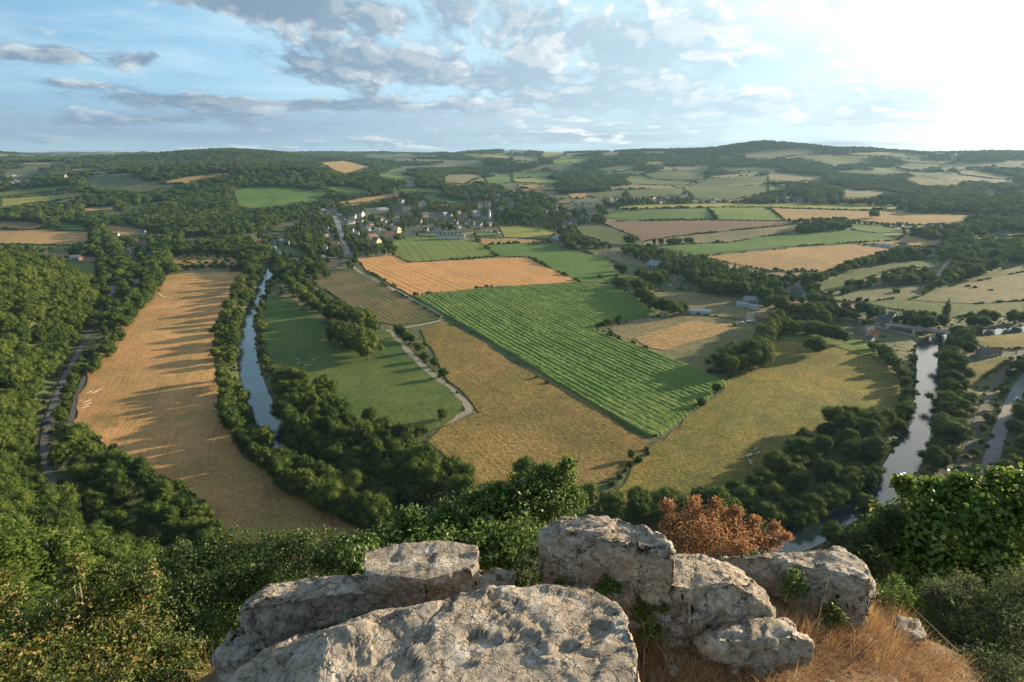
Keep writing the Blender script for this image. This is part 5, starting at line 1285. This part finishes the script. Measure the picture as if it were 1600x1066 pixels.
def soil():
    g = np.arange(-13, 13.01, .13); X, Y = np.meshgrid(g, g); Z = terrain(X, Y) + .06 * vnoise(X, Y, .6, 1) + .025 * vnoise(X, Y, .22, 2)
    n, k = X.shape; i = np.arange(n * k).reshape(n, k); F = np.stack([i[:-1, :-1], i[:-1, 1:], i[1:, 1:], i[1:, :-1]], -1).reshape(-1, 4)
    m, B, out = new_mat('dry_soil'); P = wpos(B); n1 = B.noise(P, 1.6, 6, .6); n2 = B.noise(P, 14, 6, .7)
    c = B.mix(B.rng(n1, .35, .65), (.19, .115, .060), (.11, .085, .048)); c = B.mix(B.rng(n2, .52, .66, 0, .8), c, (.32, .20, .105))
    bsdf(B, out, c, .95, n2, .03)
    o = link('cliff_top_ground', mesh_np('cliff_top_ground', np.stack([X, Y, Z], -1).reshape(-1, 3), F, m, True)); tag(o, kind='structure')
soil()

# blades of grass
def blades(P, L, W, lean, r, curl=.6, up=1.0):
    n = len(P); th = r.uniform(0, 6.283, n); dx = np.stack([np.cos(th), np.sin(th), np.zeros(n)], 1); sd_ = np.stack([-np.sin(th), np.cos(th), np.zeros(n)], 1)
    L = L[:, None]; W = W[:, None]; ln = lean[:, None]; V = []
    for t in (0, .4, .75, 1.0):
        c = P + dx * (ln * L * t ** (1 + curl)) + np.array([0, 0, 1]) * (L * t * np.sqrt(np.maximum(.05, 1 - (ln * t) ** 2 * .8))) * up
        w = W * (1 - t) ** .6 * .5 if t < 1 else W * .03; V += [c - sd_ * w, c + sd_ * w]
    V = np.stack(V, 1).reshape(-1, 3); b = (np.arange(n) * 8)[:, None]
    F = np.concatenate([b + np.array([0, 1, 3, 2]), b + np.array([2, 3, 5, 4]), b + np.array([4, 5, 7, 6])], 0)
    return V, F
def near_mat(name, cols, tip=None, rough=.42, ns=2.2, spec=.4):
    m, B, out = new_mat(name); g = B.node('ShaderNodeNewGeometry'); r_ = g.outputs['Random Per Island']
    tc = B.node('ShaderNodeTexCoord').outputs['Object']; n = B.noise(tc, ns, 3, .6)
    f = B.m('ADD', B.m('MULTIPLY', r_, .6), B.m('MULTIPLY', B.rng(n, .3, .7), .4)); k = len(cols)
    c = B.ramp(f, [(i / (k - 1), q) for i, q in enumerate(cols)])
    if tip: c = B.mix(B.m('MULTIPLY', B.m('GREATER_THAN', B.m('ADD', B.m('MULTIPLY', r_, .75), B.m('MULTIPLY', n, .5)), .95), .85), c, tip)
    bsdf(B, out, c, rough, spec=spec, trans=.42); return m
M_DRY = near_mat('dry_grass_blades', [(.10, .10, .04), (.26, .15, .075), (.42, .25, .12), (.50, .34, .17), (.62, .47, .28)], None, .7, 3.0, .2)
M_GRASS = leaf_mat('green_grass_blades', [(.05, .09, .02), (.09, .13, .03)], .3, 4.0)
def grass(name, label, spec, mat, seed, cat='grass'):
    r = np.random.default_rng(seed); Vs, Fs, b = [], [], 0
    for (u, v, ru, rv, n, l0, l1, lean) in spec:
        a = r.uniform(0, 6.283, n); q = np.sqrt(r.random(n)); uu = u + np.cos(a) * q * ru; vv = v + np.sin(a) * q * rv
        zz = np.full(n, 137.3)
        for _ in range(8):
            x_, f_, dn_ = rays(uu, vv); t_ = (zz - CAMZ) / dn_; P = np.array([x_ * t_, f_ * t_, zz]).T; zz = .5 * zz + .5 * terrain(P[:, 0], P[:, 1])
        # tufts: draw blades together
        k = r.integers(0, max(2, n // 26), n); cen = P[r.integers(0, n, max(2, n // 26))]; P = P * .35 + cen[k] * .65 + r.normal(0, .012, P.shape) * np.array([1, 1, 0]); P[:, 2] = terrain(P[:, 0], P[:, 1]) - .01
        V, F = blades(P, r.uniform(l0, l1, n), r.uniform(.0016, .0048, n), np.abs(r.normal(lean, .25, n)), r); Vs.append(V); Fs.append(F + b); b += len(V)
    o = link(name, mesh_np(name, np.vstack(Vs), np.vstack(Fs), mat)); tag(o, label, cat, kind='stuff')
grass('dry_grass', 'orange brown dry grass between the pale rocks', [(1310, 985, 110, 45, 4200, .06, .20, .6), (1370, 1010, 90, 45, 2600, .08, .22, .7), (1180, 1055, 170, 30, 3600, .03, .10, 1.1), (1025, 985, 30, 50, 900, .06, .18, .6), (1320, 950, 70, 25, 1500, .08, .22, .5), (1225, 925, 35, 25, 500, .06, .18, .5), (965, 925, 50, 22, 1100, .08, .22, .4), (1010, 1000, 25, 40, 500, .08, .2, .5), (1290, 960, 20, 20, 500, .12, .28, .3), (1345, 990, 18, 18, 450, .12, .28, .35), (1250, 1010, 16, 12, 350, .1, .22, .4), (1400, 975, 20, 14, 400, .12, .26, .4),
    (1430, 1050, 120, 40, 2400, .05, .16, .9), (1265, 938, 60, 14, 700, .05, .14, .7), (1010, 1010, 30, 40, 900, .06, .2, .7), (1060, 1010, 40, 20, 500, .03, .08, 1.1), (950, 1050, 90, 25, 500, .04, .10, 1.0), (1130, 1130, 400, 60, 3500, .05, .13, 1.0), (1320, 980, 130, 40, 160, .22, .36, .35), (1200, 1030, 300, 40, 3500, .05, .16, 1.6), (260, 1050, 120, 30, 900, .1, .3, .7)], M_DRY, 11)
grass('green_grass', 'green grass tufts at the left foot of the rocks', [(270, 1010, 80, 60, 4200, .10, .30, .5), (200, 1050, 110, 30, 3000, .1, .28, .5), (1390, 900, 30, 30, 300, .10, .25, .4), (1010, 960, 20, 40, 260, .06, .16, .5)], M_GRASS, 12)

# leafy bushes
def near_leaves(C, N, size, r, asp=.6, spread=.7, fold=.16):
    n = len(C); D = N + r.normal(0, spread, (n, 3)) + np.array([0, 0, .35]); D /= np.linalg.norm(D, axis=1, keepdims=True) + 1e-9
    A = np.cross(D, r.normal(0, 1, (n, 3))); A /= np.linalg.norm(A, axis=1, keepdims=True) + 1e-9; Bv = np.cross(D, A)
    s = size * r.uniform(.4, 1.3, (n, 1)); h = s * asp * .5; f = s * fold
    V = np.stack([C, C + A * s * .35 + Bv * h + D * f, C + A * s * .75 + Bv * h * .75 + D * f, C + A * s - D * s * .12, C + A * s * .75 - Bv * h * .75 + D * f, C + A * s * .35 - Bv * h + D * f], 1).reshape(-1, 3)
    b = (np.arange(n) * 6)[:, None]
    F = np.concatenate([b + np.array([0, 1, 2, 3]), b + np.array([0, 3, 4, 5])], 0)
    return V, F
M_TWIG = plain_mat('grey_brown_twig', (.16, .125, .09), .9, .3, 8)
def bush(name, label, cat, lobes, leaf, count, mat, seed, base=None, spread=.7, asp=.6, twigs=160, needle=False):
    r = np.random.default_rng(seed); L = []
    for (u, v, Y, rp) in lobes:
        p = PT(u, v, Y); dep = proj(*p)[2]; L.append((*p, rp / FPX * dep))
    L = np.array(L); c0 = L[:, :3].mean(0)
    gx, gy = (base if base else (c0[0], c0[1] - .2)); gz = float(terrain(gx, gy)) - .1
    root = empty(name, (gx, gy, gz)); off = np.array([gx, gy, gz]); tag(root, label, cat)
    m = MB(); TW = []; tk = .22 if count < 2000 else 1.0
    for (x, y, z, a) in L:
        s = np.array([gx, gy, gz]) + r.normal(0, .08, 3) * [1, 1, 0]; e = np.array([x, y, z]); mid = (s + e) / 2 + r.normal(0, .12, 3)
        m.tube([s - off, mid - off, e - off], [.022 * tk, .014 * tk, .008 * tk], 5)
        for _ in range(max(3, int(twigs / len(L)))):
            d = r.normal(0, 1, 3); d /= np.linalg.norm(d); d[2] = d[2] * .6 + .35; st = e + r.normal(0, .25, 3) * a; en = e + d * a * r.uniform(.85, 1.12)
            mm = (st + en) / 2 + r.normal(0, .08, 3) * a; m.tube([st - off, mm - off, en - off], [.006 * tk, .004 * tk, .0015 * tk], 4, False); TW.append((st, mm, en))
    part('branches', m.mesh('branches', M_TWIG, True), root)
    JT = .30 if mat.name.startswith('dead') else (.26 if mat.name.startswith('hazel') else .15)
    w = L[:, 3] ** 2; w = w / w.sum(); n1 = int(count * .6); li = r.choice(len(L), n1, p=w)
    d = r.normal(0, 1, (n1, 3)); d /= np.linalg.norm(d, axis=1, keepdims=True)
    # ragged: every direction has its own reach
    reach = .62 + .45 * np.abs(vnoise(d[:, 0] * 3 + li * 5.1, d[:, 1] * 3 + d[:, 2] * 2, .55, 2)) + .1 * r.random(n1)
    C = L[li, :3] + d * (L[li, 3] * reach * r.uniform(.55, 1.0, n1) ** .5)[:, None]; Nn = d; C = C + r.normal(0, 1, C.shape) * L[li, 3][:, None] * JT
    T = np.array([np.array(t) for t in TW]); k = r.integers(0, len(T), count - n1); t = r.uniform(.25, 1.05, count - n1)[:, None]
    C2 = np.where(t < .5, T[k, 0] + (T[k, 1] - T[k, 0]) * t * 2, T[k, 1] + (T[k, 2] - T[k, 1]) * (t - .5) * 2) + r.normal(0, leaf * .5, (count - n1, 3))
    N2 = T[k, 2] - T[k, 0]; N2 /= np.linalg.norm(N2, axis=1, keepdims=True)
    V, F = near_leaves(np.vstack([C, C2]) - off, np.vstack([Nn, N2]), leaf, r, asp, spread)
    part('foliage', mesh_np('foliage', V, F, mat), root); return root
M_OAK = near_mat('oak_leaves', [(.065, .12, .025), (.115, .19, .038), (.17, .25, .06)], (.28, .32, .11))
M_HAW = near_mat('hawthorn_leaves', [(.055, .09, .020), (.12, .16, .035), (.24, .24, .05)], (.36, .20, .05))
M_THORN = near_mat('blackthorn_leaves', [(.05, .09, .024), (.085, .14, .036), (.15, .20, .06)], None)
M_HAZEL = near_mat('hazel_leaves', [(.055, .11, .018), (.12, .20, .03), (.22, .28, .05)], (.42, .38, .08), .38)
M_DEAD = near_mat('dead_gorse_needles', [(.13, .085, .045), (.36, .20, .10), (.54, .32, .17), (.68, .45, .26)], None, .9, spec=.1)
M_GORSE = near_mat('gorse_needles', [(.08, .12, .05), (.15, .20, .09), (.23, .28, .13)], None, .8, spec=.1)
bush('oak_bush', 'bright green oak scrub behind the squared block and tall boulder', 'bush', [(600, 865, 5.4, 48), (560, 880, 5.0, 40), (655, 850, 5.6, 55), (715, 838, 5.8, 55), (690, 880, 5.0, 50), (770, 812, 6.0, 55), (760, 865, 5.2, 55), (822, 800, 6.0, 50), (820, 860, 5.2, 55), (835, 905, 4.4, 35), (640, 815, 5.8, 22), (700, 808, 5.9, 24), (770, 780, 6.1, 26)], .048, 30000, M_OAK, 21)
bush('oak_sapling', 'young oak with loose shoots standing above the oak scrub', 'sapling', [(845, 765, 6.2, 28), (880, 748, 6.3, 24), (812, 760, 6.2, 22), (868, 790, 6.0, 34), (900, 780, 6.1, 18), (850, 735, 6.3, 14), (885, 725, 6.3, 11), (735, 780, 6.2, 16)], .05, 4200, M_OAK, 22)
bush('blackthorn_bush', 'dark dense thorn bush left of the long shaded rock', 'bush', [(300, 900, 5.6, 52), (355, 880, 5.8, 50), (415, 872, 5.8, 46), (470, 868, 5.6, 42), (520, 868, 5.4, 38), (330, 940, 5.0, 55), (275, 960, 4.8, 55), (310, 1000, 4.4, 52), (235, 905, 5.6, 45), (390, 905, 5.2, 42), (285, 862, 6.0, 18), (300, 1050, 4.0, 40), (230, 1010, 4.4, 50), (560, 862, 5.6, 24)], .034, 42000, M_THORN, 23)
bush('hawthorn_bush', 'yellowing hawthorn with orange leaves and bare twigs, bottom left corner', 'bush', [(30, 1010, 3.9, 62), (105, 968, 4.1, 50), (112, 905, 4.2, 22), (118, 880, 4.2, 12), (175, 945, 4.3, 48), (225, 915, 4.4, 34), (60, 1065, 3.5, 62), (145, 1040, 3.7, 66), (225, 1000, 4.0, 45), (225, 1065, 3.5, 55), (-10, 950, 4.2, 40), (160, 900, 4.4, 18), (5, 905, 4.4, 12), (280, 1020, 3.7, 34), (290, 1066, 3.4, 34), (180, 1085, 3.3, 60), (90, 1100, 3.2, 60), (-10, 1060, 3.4, 60)], .036, 23000, M_HAW, 24, twigs=420)
bush('dead_gorse_bush', 'dead orange brown gorse bush behind the rounded rock', 'bush', [(1052, 822, 4.4, 20), (1042, 792, 4.5, 10), (1090, 808, 4.4, 22), (1122, 812, 4.4, 20), (1150, 830, 4.3, 20), (1178, 842, 4.3, 18), (1205, 846, 4.3, 14), (1110, 842, 4.1, 30), (1075, 850, 4.1, 28), (1160, 862, 4.0, 24), (1085, 784, 4.5, 9), (1118, 788, 4.5, 8), (1150, 800, 4.4, 9), (1180, 815, 4.4, 8), (1210, 824, 4.4, 8), (1228, 838, 4.3, 7), (1040, 845, 4.2, 16)], .027, 13500, M_DEAD, 25, asp=.16, spread=1.2, twigs=260)
bush('hazel_bush', 'glossy green bush with round yellow tipped leaves at the right edge', 'bush', [(1400, 835, 4.9, 46), (1450, 802, 5.0, 44), (1510, 790, 5.0, 46), (1570, 785, 5.0, 46), (1610, 790, 5.0, 50), (1380, 872, 4.7, 40), (1440, 870, 4.7, 56), (1510, 862, 4.8, 60), (1585, 865, 4.8, 66), (1425, 925, 4.4, 45), (1500, 925, 4.4, 55), (1580, 940, 4.3, 60), (1462, 765, 5.1, 14), (1500, 752, 5.1, 12), (1560, 748, 5.1, 14), (1590, 750, 5.1, 14), (1408, 758, 5.1, 12)], .050, 21000, M_HAZEL, 26, asp=.82)
bush('gorse_bush', 'grey green gorse with brown stems in the bottom right corner', 'bush', [(1470, 935, 3.7, 34), (1510, 925, 3.8, 30), (1560, 965, 3.6, 48), (1605, 930, 3.7, 45), (1600, 1010, 3.3, 62), (1520, 1010, 3.4, 48), (1475, 985, 3.5, 36), (1540, 1060, 3.0, 50), (1470, 1045, 3.1, 36)], .024, 30000, M_GORSE, 27, asp=.2, spread=1.2, twigs=360)
bush('gorse_bush', 'small yellow green gorse sprig in front of the flat topped slab', 'bush', [(1365, 935, 3.5, 16), (1385, 945, 3.45, 14), (1345, 945, 3.4, 12)], .02, 2600, M_HAW, 28, asp=.25, twigs=40)
bush('fern_clump', 'feathery green clump left of the tall boulder', 'plant', [(825, 888, 3.1, 18), (840, 865, 3.2, 14), (812, 905, 3.0, 16), (785, 912, 3.0, 12)], .022, 3600, M_GORSE, 29, asp=.25, twigs=60)
bush('weed', 'small green leafy weed in the gap before the tall boulder', 'plant', [(905, 893, 2.75, 12), (918, 905, 2.7, 12), (873, 893, 2.8, 8), (938, 862, 2.72, 8), (938, 895, 2.68, 7)], .022, 900, M_OAK, 30, twigs=26)
bush('weed', 'green and brown weed in the gap right of the largest slab', 'plant', [(1000, 925, 2.6, 16), (1015, 945, 2.55, 15), (1000, 960, 2.5, 14), (985, 900, 2.65, 10), (1038, 950, 2.5, 8)], .02, 1500, M_HAW, 31, twigs=60, asp=.35)
bush('broom_bush', 'spiky green broom at the left foot of the glossy bush', 'bush', [(1350, 850, 4.6, 16), (1375, 835, 4.7, 20), (1395, 812, 4.8, 18), (1340, 872, 4.4, 14), (1365, 880, 4.3, 22)], .05, 4200, M_GORSE, 32, asp=.08, spread=.35, twigs=120)

for k, (u, v, Y, rp, lab) in enumerate([(885, 902, 2.72, 15, 'green weed at the left foot of the tall boulder'), (950, 912, 2.62, 16, 'green weed at the right foot of the tall boulder'), (1018, 985, 2.4, 15, 'yellowish weed beside the low rounded rock'),
                                        (1240, 915, 2.9, 20, 'green weed in front of the flat topped slab'), (1300, 960, 2.75, 16, 'yellowish weed in the middle of the dry grass'), (1400, 925, 3.3, 22, 'green weed between small grey rock and broom'), (1180, 880, 3.2, 14, 'green weed below the orange gorse')]):
    bush('weed', lab, 'plant', [(u, v, Y, rp), (u + rp * .7, v + rp * .3, Y - .03, rp * .7), (u - rp * .6, v + rp * .5, Y - .03, rp * .6), (u, v - rp * .9, Y, rp * .45)], .020, 900, M_HAW if 'yellow' in lab else M_OAK, 50 + k, twigs=40, asp=.45)
